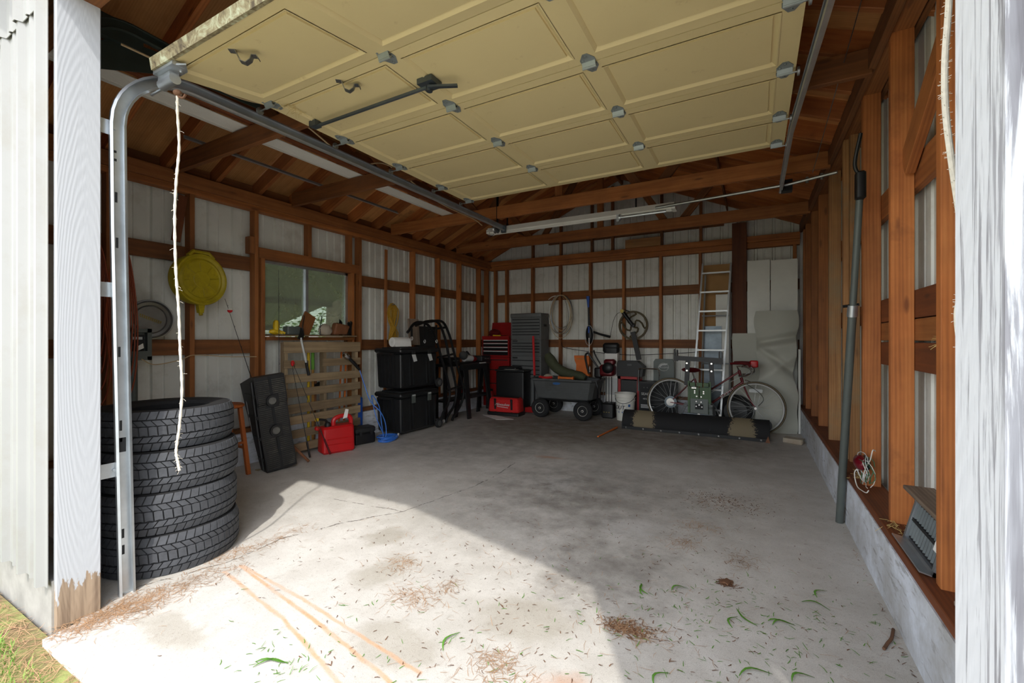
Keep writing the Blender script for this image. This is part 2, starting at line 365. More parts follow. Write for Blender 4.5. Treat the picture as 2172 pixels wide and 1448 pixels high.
def concrete():
    t = NT('concrete_floor'); tc = t.n('TexCoord'); P = tc.outputs['Object']
    def vm(op, a, b=None, sc=None):
        x = t.n('VectorMath', operation=op); t.set(x.inputs[0], a)
        if b is not None: t.set(x.inputs[1], b)
        if sc is not None: t.set(x.inputs['Scale'], sc)
        return x
    wob = t.n('TexNoise'); t.l(P, wob.inputs['Vector']); wob.inputs['Scale'].default_value = 7; wob.inputs['Detail'].default_value = 6; wob.inputs['Roughness'].default_value = .65
    def wobbled(amp): return vm('ADD', P, vm('SCALE', vm('SUBTRACT', wob.outputs['Color'], (.5, .5, .5)).outputs[0], sc=amp).outputs[0]).outputs[0]
    def seg(vec, a, b, w):
        a, b = Vector((*a, 0)), Vector((*b, 0)); ab = b-a
        pa = vm('SUBTRACT', vec, tuple(a)).outputs[0]
        h = t.math('DIVIDE', vm('DOT_PRODUCT', pa, tuple(ab)).outputs['Value'], ab.length_squared, clamp=True)
        d = vm('LENGTH', vm('SUBTRACT', pa, vm('SCALE', tuple(ab), sc=h).outputs[0]).outputs[0]).outputs['Value']
        x = t.n('MapRange', interpolation_type='SMOOTHSTEP'); t.set(x.inputs[0], d); x.inputs[1].default_value = w; x.inputs[2].default_value = w*.25; x.inputs[3].default_value = 0; x.inputs[4].default_value = 1
        return x.outputs[0]
    def path(vec, pts, w):
        f = None
        for a, b in zip(pts, pts[1:]):
            s = seg(vec, a, b, w); f = s if f is None else t.math('MAXIMUM', f, s)
        return f
    def blob(vec, c, r0, r1, sx=1, sy=1):
        x = vm('MULTIPLY', vm('SUBTRACT', vec, (*c, 0)).outputs[0], (1/sx, 1/sy, 0)).outputs[0]
        d = vm('LENGTH', x).outputs['Value']; y = t.n('MapRange', interpolation_type='SMOOTHSTEP'); t.set(y.inputs[0], d); y.inputs[1].default_value = r1; y.inputs[2].default_value = r0; y.inputs[3].default_value = 0; y.inputs[4].default_value = 1
        return y.outputs[0]
    big = t.noise(P, .9, 6, .6); mid = t.noise(P, 5, 7, .65); fine = t.noise(P, 70, 4, .7); grit = t.noise(P, 260, 2, .5)
    c = t.mix(t.ramp(big, [(.35, 0.0), (.65, 1.0)]), rgb(190, 186, 178), rgb(212, 208, 201))
    c = t.mix(t.ramp(mid, [(.4, .24), (.62, 0.0)]), c, rgb(150, 142, 130))
    w1 = wobbled(.9)
    dark = t.math('MAXIMUM', blob(w1, (-1.35, 3.3), .1, 1.25, 1, 1.3), blob(w1, (-.75, 2.35), .05, .6, 1, 1.1))
    dark = t.math('MAXIMUM', dark, t.math('MULTIPLY', blob(w1, (-2.9, 4.3), .3, 1.6, 1, .8), .6))
    c = t.mix(t.math('MULTIPLY', dark, t.ramp(mid, [(.3, .75), (.75, .15)])), c, rgb(96, 90, 84))
    dirt = t.math('MAXIMUM', blob(w1, (-2.3, 5.9), .5, 1.9, 1.3, .9), blob(w1, (-.6, 5.7), .2, 1.2, 1, .8))  # brown dirt, with the shade of the back floor painted in too
    c = t.mix(t.math('MULTIPLY', dirt, t.ramp(mid, [(.3, .85), (.75, .45)])), c, rgb(104, 92, 76))  # brown dirt together with the painted shade of the back floor
    light = t.math('MAXIMUM', blob(w1, (-.72, 2.9), .02, .3, .8, 1), blob(w1, (-1.5, 3.55), .02, .25))
    c = t.mix(t.math('MULTIPLY', light, .5), c, rgb(206, 204, 200))
    for ctr, rx, ry in (((-1.75, 1.75), .16, .2), ((-2.05, 2.05), .14, .16), ((-1.3, 1.35), .25, .16), ((-2.2, .95), .3, .1), ((-.9, 1.75), .25, .2)):
        c = t.mix(t.math('MULTIPLY', blob(wobbled(.25), ctr, .5, 1.1, rx, ry), .38), c, rgb(136, 126, 104))
    w2 = wobbled(.03)
    rust = path(w2, [(-2.50, 1.33), (-1.856, 1.238), (-1.2, 1.07)], .015)
    rust = t.math('MAXIMUM', rust, path(w2, [(-2.49, 1.408), (-1.744, 1.299), (-1.0, 1.166)], .015))
    rust = t.math('MAXIMUM', rust, t.math('MULTIPLY', path(w2, [(-2.48, 1.415), (-1.911, 1.372), (-1.1, 1.28)], .014), .8))
    rust = t.math('MAXIMUM', rust, t.math('MULTIPLY', path(w2, [(-2.50, 1.33), (-2.485, 1.41)], .02), .5))
    c = t.mix(t.math('MULTIPLY', rust, t.ramp(mid, [(.3, .25), (.6, .8)])), c, rgb(206, 150, 100))
    rb = t.math('MAXIMUM', blob(wobbled(.2), (-.6, 1.45), .02, .14), blob(wobbled(.2), (-1.9, 4.3), .01, .16, 1.5, .5))
    c = t.mix(t.math('MULTIPLY', rb, .5), c, rgb(186, 120, 66))
    cr = path(wobbled(.07), [(-2.75, 1.0), (-2.59, 1.41), (-2.60, 1.72), (-2.46, 2.08), (-2.24, 2.43), (-2.10, 3.1), (-2.08, 3.45), (-2.13, 3.95)], .0075)
    cr = t.math('MAXIMUM', cr, path(wobbled(.07), [(-3.0, 2.35), (-2.62, 2.38), (-2.24, 2.43)], .007))
    c = t.mix(t.math('MULTIPLY', cr, .8), c, rgb(60, 50, 42))
    c = t.mix(t.ramp(fine, [(.58, 0.0), (.72, .5)]), c, rgb(110, 98, 86))
    c = t.mix(1, c, t.ramp(grit, [(.3, .84), (.7, 1.08)]), 'MULTIPLY')
    c = t.mix(t.ramp(t.noise(P, 24, 6, .75, .6), [(.56, 0.0), (.72, .4)]), c, rgb(132, 120, 106))
    hgt = t.math('SUBTRACT', t.math('ADD', t.math('MULTIPLY', fine, .6), t.math('MULTIPLY', mid, .8)), t.math('MULTIPLY', cr, 3.0))
    t.bump(hgt, .22, .006)
    M['concrete_floor'] = t.fin(c, .82)
    t = NT('concrete_curb'); v = t.coord(); a = t.noise(v, 3, 6, .7); b = t.noise(v, 40, 4, .7)
    c = t.ramp(a, [(.3, rgb(178, 177, 175)), (.5, rgb(204, 207, 212)), (.62, rgb(226, 231, 240))])
    c = t.mix(t.ramp(t.noise(t.coord((14, 5, 26)), 1, 6, .7), [(.56, 0.0), (.66, .6)]), c, rgb(116, 110, 102))
    t.bump(b, .3, .004); M['concrete_curb'] = t.fin(c, .85)
    t = NT('ground'); v = t.coord(); c = t.ramp(t.noise(v, 4, 7, .7), [(.35, rgb(112, 92, 66)), (.5, rgb(128, 124, 74)), (.65, rgb(140, 156, 84))]); t.bump(t.noise(v, 30, 5), .6, .02); M['ground'] = t.fin(c, .95)
concrete()

def glassmat():
    t = NT('window_glass'); t.t.nodes.remove(t.b)
    v = t.coord(); dirt = t.ramp(t.noise(v, 3, 6, .7, .8), [(.35, .38), (.75, .62)])
    tr = t.n('BsdfTransparent'); tr.inputs[0].default_value = (.62, .68, .62, 1)
    df = t.n('BsdfDiffuse'); df.inputs[0].default_value = rgb(150, 158, 142)
    gl = t.n('BsdfGlossy'); gl.inputs[1].default_value = .05
    m1 = t.n('MixShader'); t.l(dirt, m1.inputs[0]); t.l(tr.outputs[0], m1.inputs[1]); t.l(df.outputs[0], m1.inputs[2])
    m2 = t.n('MixShader'); m2.inputs[0].default_value = .06; t.l(m1.outputs[0], m2.inputs[1]); t.l(gl.outputs[0], m2.inputs[2])
    t.l(m2.outputs[0], t.out.inputs[0]); M['window_glass'] = t.m
glassmat()

# ================================================================== setting
LX, RX, BY = -4.50, .59, 7.30          # inner faces of the studs
SLX, SRX, SBY = -4.645, .735, 7.44     # metal siding
FY0, FY1 = .72, .87                    # front wall, outer and inner face
SILL, PT = .35, 2.58                   # top of sill plate; underside of left/back plate
RIDGE = -1.95
zl = lambda x: 2.76+.45*(x-LX)                     # underside of rafters, left slope
zr = lambda x: 2.83+.4255*(RX-x)                   # right slope
zroof = lambda x: zl(x) if x < RIDGE else zr(x)

def struct(name, label, cat): return thing(name, label, cat, kind='structure')

fl = MB().prism([(-2.60, .665), (.80, .665), (.80, 7.6), (-4.75, 7.6), (-4.75, .80), (-2.62, .80)], -.12, 0)
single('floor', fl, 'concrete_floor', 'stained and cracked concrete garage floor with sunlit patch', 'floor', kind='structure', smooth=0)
plain('added_gravel', rgb(186, 182, 172), .95, 0, .3, 40, .5)
single('added_driveway', MB().span((-2.0, -14, -.3), (6, .655, -.03)), 'added_gravel', 'unseen pale driveway added to bounce daylight into the garage', 'added_driveway', kind='structure', smooth=0)  # out of view; pale surface added to throw light onto door and roof
single('ground', MB().span((-30, -20, -.5), (30, 40, -.07)), 'ground', 'bare and grassy ground outside around the garage', 'ground', kind='structure', smooth=0)

def rib_profile(a0, a1, ph=0.0):
    """ribbed sheet: tall trapezoid ribs every 0.229 m and two shallow ones between"""
    pts = [(a0, 0)]; p = .2286; k = math.floor((a0-ph)/p)
    while True:
        b = ph+k*p
        if b > a1: break
        for d, h in ((.0, 0), (.010, .024), (.034, .024), (.044, 0), (.112, 0), (.117, .009), (.132, .009), (.137, 0)):
            if a0+.002 < b+d < a1-.002: pts.append((b+d, h))
        k += 1
    return pts+[(a1, 0)]
def sheet(parent, a0, a1, z0, z1, mapf, mat='siding', ztop=None):
    mb = MB()
    if ztop is None: mb.strip(rib_profile(a0, a1), z0, z1, mapf, .003)
    else:   # sloping top edge
        prof = rib_profile(a0, a1); n = len(prof); vs = []
        for t in (0, .003):
            vs += [mapf(a, b+t, z0) for a, b in prof]; vs += [mapf(a, b+t, ztop(a)) for a, b in prof]
        fs = []
        for t in (0, 2):
            for i in range(n-1): fs.append((t*n+i, t*n+i+1, (t+1)*n+i+1, (t+1)*n+i))
        for i in range(n-1): fs += [(i, i+1, 2*n+i+1, 2*n+i), (n+i, 3*n+i, 3*n+i+1, n+i+1)]
        mb.add(vs, fs)
    return part('siding_panel', mb, mat, parent, 20)

# ---- left wall
wl_ = struct('wall_left', 'open stud wall of brown timber with white ribbed siding and a window', 'wall')
mL = lambda a, b, h: (SLX-b, a, h)
for a0, a1 in ((.74, 1.44), (1.44, 2.14), (2.14, 2.84), (3.92, 4.8), (4.8, 5.7), (5.7, 6.6), (6.6, 7.44)): sheet(wl_, a0, a1, .06, 2.93, mL)
sheet(wl_, 2.84, 3.92, .06, 1.28, mL); sheet(wl_, 2.84, 3.92, 2.10, 2.93, mL)
part('foundation_curb', MB().span((-4.70, .75, 0), (-4.455, 7.55, .31)), 'concrete_curb', wl_, 0)
board('sill_plate', (-4.548, .87, .33), (-4.548, 7.3, .33), .095, .04, 'fir_dark', wl_)
for y in (.95, 1.53, 2.12, 2.715, 4.085, 5.13, 5.74, 6.33, 6.96, 7.24): board('stud', (LX-.045, y, SILL), (LX-.045, y, PT), .09, .042, 'fir', wl_)
for y in (2.785, 3.965): board('trimmer_stud', (LX-.045, y, SILL), (LX-.045, y, 2.10), .09, .042, 'fir', wl_)
for y in (3.34, 3.93): board('cripple_stud', (LX-.045, y, 2.21), (LX-.045, y, PT), .09, .042, 'fir', wl_)
board('window_header', (LX-.045, 2.74, 2.155), (LX-.045, 4.06, 2.155), .09, .11, 'fir', wl_)
board('rough_sill', (LX-.04, 2.81, 1.262), (LX-.04, 3.95, 1.262), .11, .04, 'fir', wl_)
for z0, z1 in ((1.11, 1.25), (1.965, 2.105)):
    for y0, y1 in (((.9, 2.73), (4.06, 7.38)) if z0 > 1.5 else ((.9, 2.83), (3.93, 7.38))):
        board('girt', (-4.61, y0, (z0+z1)/2), (-4.61, y1, (z0+z1)/2), .038, z1-z0, 'fir_dark', wl_)
board('top_plate', (LX-.045, .87, PT+.021), (LX-.045, 7.3, PT+.021), .09, .042, 'fir', wl_)
board('top_plate', (LX-.045, .87, PT+.064), (LX-.045, 7.3, PT+.064), .09, .042, 'fir', wl_)
board('ledger', (LX+.02, .87, 2.685), (LX+.02, 7.3, 2.685), .036, .115, 'fir', wl_)
board('eave_block', (-4.615, .87, 2.83), (-4.615, 7.4, 2.83), .03, .25, 'fir_dark', wl_)
board('block', (-4.52, 2.66, 2.13), (-4.52, 2.66, 2.30), .08, .06, 'fir_dark', wl_)
board('scrap_board', (-4.53, 2.00, 2.13), (-4.53, 2.06, 2.55), .02, .07, 'plank_brown', wl_, (1, 0, 0))
# window_1 in the left wall
win = struct('window_1', 'dusty two-pane aluminium sliding window in the left stud wall', 'window')
y0, y1, z0, z1 = 2.812, 3.94, 1.285, 2.098
fr = MB()
for a, b in (((y0, z0), (y1, z0+.025)), ((y0, z1-.03), (y1, z1)), ((y0, z0), (y0+.025, z1)), ((y1-.035, z0), (y1, z1))): fr.span((-4.64, a[0], a[1]), (-4.575, b[0], b[1]))
part('window_frame', fr, 'galv', win, 0)
part('meeting_rail', MB().span((-4.635, 3.325, z0+.02), (-4.60, 3.37, z1-.025)), 'galv', win, 0)
part('meeting_rail', MB().span((-4.60, 3.34, z0+.02), (-4.58, 3.375, z1-.025)), 'galv', win, 0)
part('pane', MB().span((-4.612, y0+.02, z0+.02), (-4.608, 3.345, z1-.025)), 'window_glass', win, 0)
part('pane', MB().span((-4.596, 3.355, z0+.02), (-4.592, y1-.03, z1-.025)), 'window_glass', win, 0)

# ---- back wall
wb = struct('wall_back', 'open stud back wall with gable and white ribbed siding', 'wall')
mB = lambda a, b, h: (a, SBY+b, h)
edges = [-4.66, -3.75, -2.85, RIDGE, -1.05, -.15, .75]
for a0, a1 in zip(edges, edges[1:]): sheet(wb, a0, a1, .06, 3, mB, ztop=lambda a: zroof(a)+.14)
part('foundation_curb', MB().span((-4.455, 7.255, 0), (.545, 7.55, .31)), 'concrete_curb', wb, 0)
board('sill_plate', (-4.455, 7.345, .33), (.545, 7.345, .33), .095, .04, 'fir_dark', wb, (0, 1, 0))
bst = (-4.40, -4.147, -3.596, -3.043, -2.482, -1.904, -1.309, -.725, -.15, .50)
for x in bst: board('stud', (x, BY+.045, SILL), (x, BY+.045, PT), .09, .042, 'fir', wb, (0, 1, 0))
for z0, z1 in ((1.115, 1.25), (1.965, 2.11)): board('girt', (-4.46, 7.41, (z0+z1)/2), (.56, 7.41, (z0+z1)/2), .038, z1-z0, 'fir_dark', wb, (0, 1, 0))
board('top_plate', (-4.5, BY+.045, PT+.04), (.56, BY+.045, PT+.04), .09, .08, 'fir', wb, (0, 1, 0))
board('top_plate', (-4.5, BY+.03, PT+.125), (.56, BY+.03, PT+.125), .12, .088, 'fir', wb, (0, 1, 0))
for x in (-3.6, -3.04, -2.46, -2.1, -1.30, -.72): board('gable_stud', (x, BY+.06, 2.75), (x, BY+.06, zroof(x)), .06, .042, 'fir_dark', wb, (0, 1, 0))
board('gable_girt', (-3.3, 7.41, 3.05), (-.4, 7.41, 3.05), .038, .14, 'fir_dark', wb, (0, 1, 0))
board('splice_block', (-1.86, 7.27, 2.82), (-1.30, 7.27, 2.82), .03, .14, 'fir_grey', wb, (0, 1, 0))

# ---- right wall
wr = struct('wall_right', 'open stud wall of orange fir on a flaking white concrete curb', 'wall')
mR = lambda a, b, h: (SRX+b, a, h)
for a0, a1 in ((.74, 1.6), (1.6, 2.5), (2.5, 3.4), (3.4, 4.3), (4.3, 5.2), (5.2, 6.1), (6.1, 7.44)): sheet(wr, a0, a1, .06, 2.96, mR)
part('foundation_curb', MB().span((.545, .75, 0), (.80, 7.55, .31)), 'concrete_curb', wr, 0)
board('sill_plate', (.625, .87, .33), (.625, 7.26, .33), .15, .04, 'plank_brown', wr)
for i, y in enumerate((1.5, 2.16, 2.82, 3.46, 4.15, 4.87, 5.60, 6.26, 6.9, 7.24)):
    board('stud', (RX+.045, y, SILL), (RX+.045, y, 2.76), .09, .042 if i != 1 else .05, ('fir_warm', 'fir_warm', 'fir_warm', 'fir_warm', 'fir_grey', 'fir_grey', 'fir', 'fir', 'fir', 'fir')[i], wr)
board('jack_stud', (RX+.06, 4.07, SILL), (RX+.06, 4.07, 2.76), .06, .042, 'fir_grey', wr)
for z0, z1, y0, y1 in ((1.98, 2.13, .9, 7.38), (1.355, 1.49, .9, 7.38), (1.245, 1.35, .9, 3.46), (1.10, 1.235, .9, 3.46)):
    board('girt', (.70, y0, (z0+z1)/2), (.70, y1, (z0+z1)/2), .038, z1-z0, 'fir_warm' if z0 > 1.9 else ('plank_brown' if z0 > 1.3 or z0 < 1.2 else 'fir'), wr)
board('knee_brace', (.655, 2.17, 2.50), (.655, 2.80, 2.10), .04, .13, 'fir_warm', wr)
for dz in (.02, .063): board('top_plate', (RX+.045, .87, 2.76+dz), (RX+.045, 7.3, 2.76+dz), .09, .042, 'fir', wr)
board('eave_block', (.705, .87, 2.90), (.705, 7.4, 2.90), .03, .25, 'fir_dark', wr)
board('ledger', (RX-.02, .87, 2.80), (RX-.02, 7.3, 2.80), .036, .12, 'fir_dark', wr)

# ---- front wall with the door opening
wf = struct('wall_front', 'white ribbed metal front wall around the open garage doorway', 'wall')
OX0, OX1, OZ = -2.65, .255, 2.78
mF = lambda a, b, h: (a, .700-b, h)
sheet(wf, -4.66, -3.66, .18, 2.95, mF, 'siding_dimmed'); sheet(wf, -3.66, -2.665, .18, 2.95, mF, 'siding_dimmed')
mF2 = lambda a, b, h: (a, .688-b, h)
for a0, a1 in ((-4.66, -3.7), (-3.7, -2.74), (-2.74, -1.95), (-1.95, -1.0), (-1.0, -.1), (-.1, .75)): sheet(wf, a0, a1, 2.70 if a1 < -2.7 else 2.80, 3, mF2, 'siding_dimmed', ztop=lambda a: zroof(a)+.14)
part('foundation_curb', MB().span((-4.7, .712, -.1), (-2.672, .87, .2)), 'curb_dimmed', wf, 0)
board('jamb_board', (OX0-.015, (FY0+FY1)/2, -.01), (OX0-.015, (FY0+FY1)/2, OZ), .15, .03, 'jamb_dimmed', wf, (0, -1, 0))
board('jamb_board', (OX1+.015, (FY0+FY1)/2, -.01), (OX1+.015, (FY0+FY1)/2, OZ), .15, .03, 'jamb_weather', wf, (0, 1, 0))
board('jamb_stud', (-2.72, .82, .0), (-2.72, .82, 2.9), .075, .10, 'fir_dark', wf)
board('jamb_stud', (.37, .80, .0), (.37, .80, 2.9), .16, .12, 'fir_dark', wf)
board('header', (-4.5, .795, 2.915), (.6, .795, 2.915), .15, .27, 'fir_dark', wf, (0, 1, 0))
board('stud', (-3.4, .82, .2), (-3.4, .82, 2.74), .04, .09, 'fir_dark', wf); board('stud', (-4.0, .82, .2), (-4.0, .82, 2.74), .04, .09, 'fir_dark', wf)
# siding-clad return that projects on the right of the doorway
mQ = lambda a, b, h: (.294+(a-.3)*(-.058)-b*0, a, h)
ret = MB(); ret.prism([(.272, .718), (.294, .30), (.40, .30), (.40, .718)], -.05, 2.95)
part('siding_return', ret, 'siding_dimmed', wf, 0)
sheet(wf, .40, .75, .18, 2.95, mF, 'siding_dimmed')

# ---- roof seen from below
ce_ = struct('ceiling', 'underside of the gable roof with rafters, ties and plywood sheathing', 'ceiling')
YE0, YE1 = .28, 7.7
ys = [YE0, 1.5, 2.72, 3.94, 5.16, 6.38, YE1]
off = .145
for a, b in zip(ys, ys[1:]):
    for side in (0, 1):
        x0, x1 = (-4.95, RIDGE) if side == 0 else (RIDGE, 1.05)
        zf = zl if side == 0 else zr; z0, z1 = zf(x0)+off, zf(x1)+off; mb = MB()
        ux = Vector((x1-x0, 0, z1-z0)); L = ux.length; ux.normalize()
        o = link('sheathing_panel', MB().box((0, .008, L/2), (b-a-.004, .016, L)).mesh('sheathing_panel', 'sheathing', 0), ce_, (x0, (a+b)/2, z0),
                 Matrix((Vector((0, 1, 0)), ux.cross(Vector((0, 1, 0))), ux)).transposed())
k = 0; y = 1.11
rafters_y = []
while y < 7.3: rafters_y.append(y); y += .41
for y in rafters_y:
    cs = .07/math.cos(math.atan(.45))
    board('rafter', (-4.85, y, zl(-4.85)+cs), (RIDGE-.02, y, zl(RIDGE-.02)+cs), .042, .138, 'fir_warm', ce_, (0, 1, 0))
    board('rafter', (.95, y, zr(.95)+cs), (RIDGE+.02, y, zr(RIDGE+.02)+cs), .042, .138, 'fir_warm', ce_, (0, 1, 0))
board('ridge_board', (RIDGE, .3, zl(RIDGE)+.05), (RIDGE, 7.4, zl(RIDGE)+.05), .036, .2, 'fir_dark', ce_)
for i, y in enumerate((1.975, 3.10, 4.61, 6.16)):
    board('tie_beam', (-4.46, y, 2.79), (.57, y, 2.79), .042, .145, 'fir_dark' if i < 2 else 'fir', ce_, (0, 1, 0))
    for xb, xt in ((-3.0, -3.45), (-2.9, -2.2), (-1.0, -1.7), (-.9, -.45)):
        board('truss_web', (xb, y+.045, 2.76), (xt, y+.045, zroof(xt)+.03), .036, .09, 'fir_dark', ce_, (0, 1, 0))
    board('truss_web', (RIDGE, y+.045, 2.76), (RIDGE, y+.045, zl(RIDGE)-.02), .036, .09, 'fir', ce_, (0, 1, 0))
for x, zf in ((-3.6, zl), (-.35, zr)): board('purlin_brace', (x, 1.0, zf(x)-.02), (x, 7.3, zf(x)-.02), .02, .085, 'fir_dark', ce_)
fs_ = -.115
for x0, x1, zf in ((-4.95, RIDGE, zl), (1.05, RIDGE, zr)):
    board('rake_fascia', (x0, .29, zf(x0)+.02), (x1, .29, zf(x1)+.02), .025, .27, 'white_paint', ce_, (0, 1, 0))
# ================================================================== garage door, tracks and things under the roof
plain('track_green', rgb(66, 76, 70), .5, .5, .2, 8)
def sweep_yz(mb, path, prof, x0):
    """closed profile [(n, x)] swept along a path of (y, z); n is normal to the path in the YZ plane"""
    N = len(path); n = len(prof); vs = []
    for i, (y, z) in enumerate(path):
        a = path[max(i-1, 0)]; b = path[min(i+1, N-1)]; d = Vector((b[0]-a[0], b[1]-a[1])).normalized(); nn = Vector((-d.y, d.x))
        vs += [(x0+px, y+nn.x*pn, z+nn.y*pn) for pn, px in prof]
    fs = [(i*n+k, i*n+(k+1) % n, (i+1)*n+(k+1) % n, (i+1)*n+k) for i in range(N-1) for k in range(n)]
    fs += [tuple(range(n-1, -1, -1)), tuple((N-1)*n+k for k in range(n))]
    return mb.add(vs, fs)
def channel(s):
    """C-channel opening towards s*x with rounded lips"""
    w, d, t = .030, .024, .003
    out = [(-w, 0), (w, 0), (w+.002, .3*d), (w+.002, d), (w-.008, d+.004), (w-.010, d), (w-.002, d-.002), (w-.003, .3*d), (w-.005, t),
           (-w+.005, t), (-w+.003, .3*d), (-w+.002, d-.002), (-w+.010, d), (-w+.008, d+.004), (-w-.002, d), (-w-.002, .3*d)]
    return [(a, s*b) for a, b in out]
door = struct('door_1', 'open cream panelled overhead garage door raised flat under the roof', 'garage door')
DX = -1.195; HW = 1.385
SEAM = [(1.05, 2.572), (1.605, 2.66), (2.155, 2.66), (2.705, 2.66), (3.255, 2.66), (3.745, 2.66)]
mids = (-.41, .455)
def door_section(L):
    f = MB(); r = .062
    g = .003
    f.span((-HW, g, 0), (HW, r, .042)); f.span((-HW, L-r, 0), (HW, L-g, .042))
    xs = [(-HW, -HW+.085), (mids[0]-.05, mids[0]+.05), (mids[1]-.05, mids[1]+.05), (HW-.085, HW)]
    for a, b in xs: f.span((a, r, 0), (b, L-r, .042))
    pans = []
    for (a0, a1), (b0, b1) in zip(xs, xs[1:]):
        x0, x1, y0, y1 = a1, b0, r, L-r; p = MB(); e, dp = .02, .012
        ring = lambda i, z: [(x0+i, y0+i, z), (x1-i, y0+i, z), (x1-i, y1-i, z), (x0+i, y1-i, z)]
        vs = ring(0, -.004)+ring(.006, -.004)+ring(e, dp*.6)+ring(e+.004, dp)+ring(e+.01, dp)+ring(e+.012, .004)
        fs = [(k*4+i, k*4+(i+1) % 4, (k+1)*4+(i+1) % 4, (k+1)*4+i) for k in range(5) for i in range(4)]+[(20, 21, 22, 23)]
        p.add(vs, fs); p.span((x0, y0, .016), (x1, y1, .03)); pans.append(p)
    return f, pans
hinge = MB()
for s in (1, -1):
    hinge.prism([(-.038, .006*s), (.038, .006*s), (.038, .035*s), (.012, .078*s), (-.012, .078*s), (-.038, .035*s)], -.003, -.0005)
    hinge.box((0, .010*s, -.012), (.07, .004, .022), (s*-25, 0, 0))
hinge.tube([(-.036, 0, -.024), (.036, 0, -.024)], .007, 8)
for x, y in ((0, .06), (0, -.06), (.022, .03), (-.022, -.03)): hinge.tube([(x, y, -.002), (x, y, -.008)], .006, 6)
hinge_me = hinge.mesh('hinge', 'galv_mid')
roller = MB(); roller.tube([(0, 0, -.024), (-.10, 0, -.024)], .005, 8); roller.lathe([(.008, -.105), (.022, -.103), (.022, -.092), (.008, -.090)], 14, (0, 0, -.024), 'x')
roller_me = roller.mesh('roller', 'steel')
rs_ = MB(); rs_.tube([(0, 0, -.024), (-.06, 0, -.024)], .005, 8); rs_.lathe([(.008, -.068), (.022, -.066), (.022, -.056), (.008, -.054)], 14, (0, 0, -.024), 'x'); roller_short = rs_.mesh('roller', 'steel')
for i in range(5):
    (ya, za), (yb, zb) = SEAM[i], SEAM[i+1]; L = math.hypot(yb-ya, zb-za); an = math.degrees(math.atan2(zb-za, yb-ya))
    f, pans = door_section(L)
    sec = part('door_section', f, 'door_cream', door, 0, (DX, ya, za), (an, 0, 0))
    for p in pans: part('panel', p, 'door_cream', sec, 20)
    if i == 0:
        part('bottom_seal', MB().span((-HW, -.016, -.004), (HW, .004, .05)), 'door_edge', sec, 0, label='grey flaking lower edge of the door')
for i in range(1, 6):
    y, z = SEAM[i]
    for x in mids: 
        if i < 5: link('hinge', hinge_me, door, (DX+x+.005, y, z))
    for s in (-1, 1):
        h = link('hinge', hinge_me, door, (DX+s*(HW-.05), y if i < 5 else y-.05, z))
        r_ = link('roller', roller_me if s < 0 else roller_short, h, (0, 0, 0), (0, 0, 0 if s < 0 else 180))
def lift_handle(x, y, z, a):
    path = [(-.062, 0), (-.034, 0), (-.026, -.016), (-.014, -.044), (.010, -.052), (.030, -.034), (.036, -.014), (.056, -.012), (.066, -.026)]
    mb = MB(); prof = [(-.0018, -.016), (.0018, -.016), (.0018, .016), (-.0018, .016)]; sweep_yz(mb, path, prof, 0)
    part('lift_handle', mb, 'steel', door, 35, (x, y, z), (0, 0, a))
lift_handle(-2.09, 1.20, 2.592, -50); lift_handle(-1.95, 1.68, 2.66, -50)
lk = MB(); lk.tube([(-2.50, 1.885, 2.628), (-1.53, 1.885, 2.628)], .011, 6)
lk.span((-1.60, 1.84, 2.63), (-1.50, 1.93, 2.66)); lk.box((-1.47, 1.90, 2.615), (.16, .022, .012), (0, 0, 25)); lk.tube([(-1.55, 1.885, 2.66), (-1.55, 1.885, 2.60)], .018, 8)
lk.span((-2.52, 1.86, 2.625), (-2.46, 1.91, 2.66))
part('lock_bar', lk, 'galv_dark', door, 35, label='dark steel lock bar across the second section')
bb = MB(); bb.span((-2.585, 1.045, 2.55), (-2.40, 1.10, 2.570)); bb.prism([(-2.585, 1.05), (-2.42, 1.05), (-2.36, 1.085), (-2.42, 1.12), (-2.585, 1.12)], 2.552, 2.560)
bb.tube([(-2.585, 1.085, 2.515), (-2.46, 1.085, 2.515)], .026, 12); bb.span((-2.585, 1.065, 2.515), (-2.47, 1.105, 2.56))
bb.tube([(-2.585, 1.085, 2.50), (-2.70, 1.085, 2.50)], .006, 8)
for x in (-2.56, -2.52, -2.44): bb.tube([(x, 1.1, 2.553), (x, 1.1, 2.545)], .007, 6)
part('corner_bracket', bb, 'galv', door, 35, label='galvanised corner bracket with the pull rope')

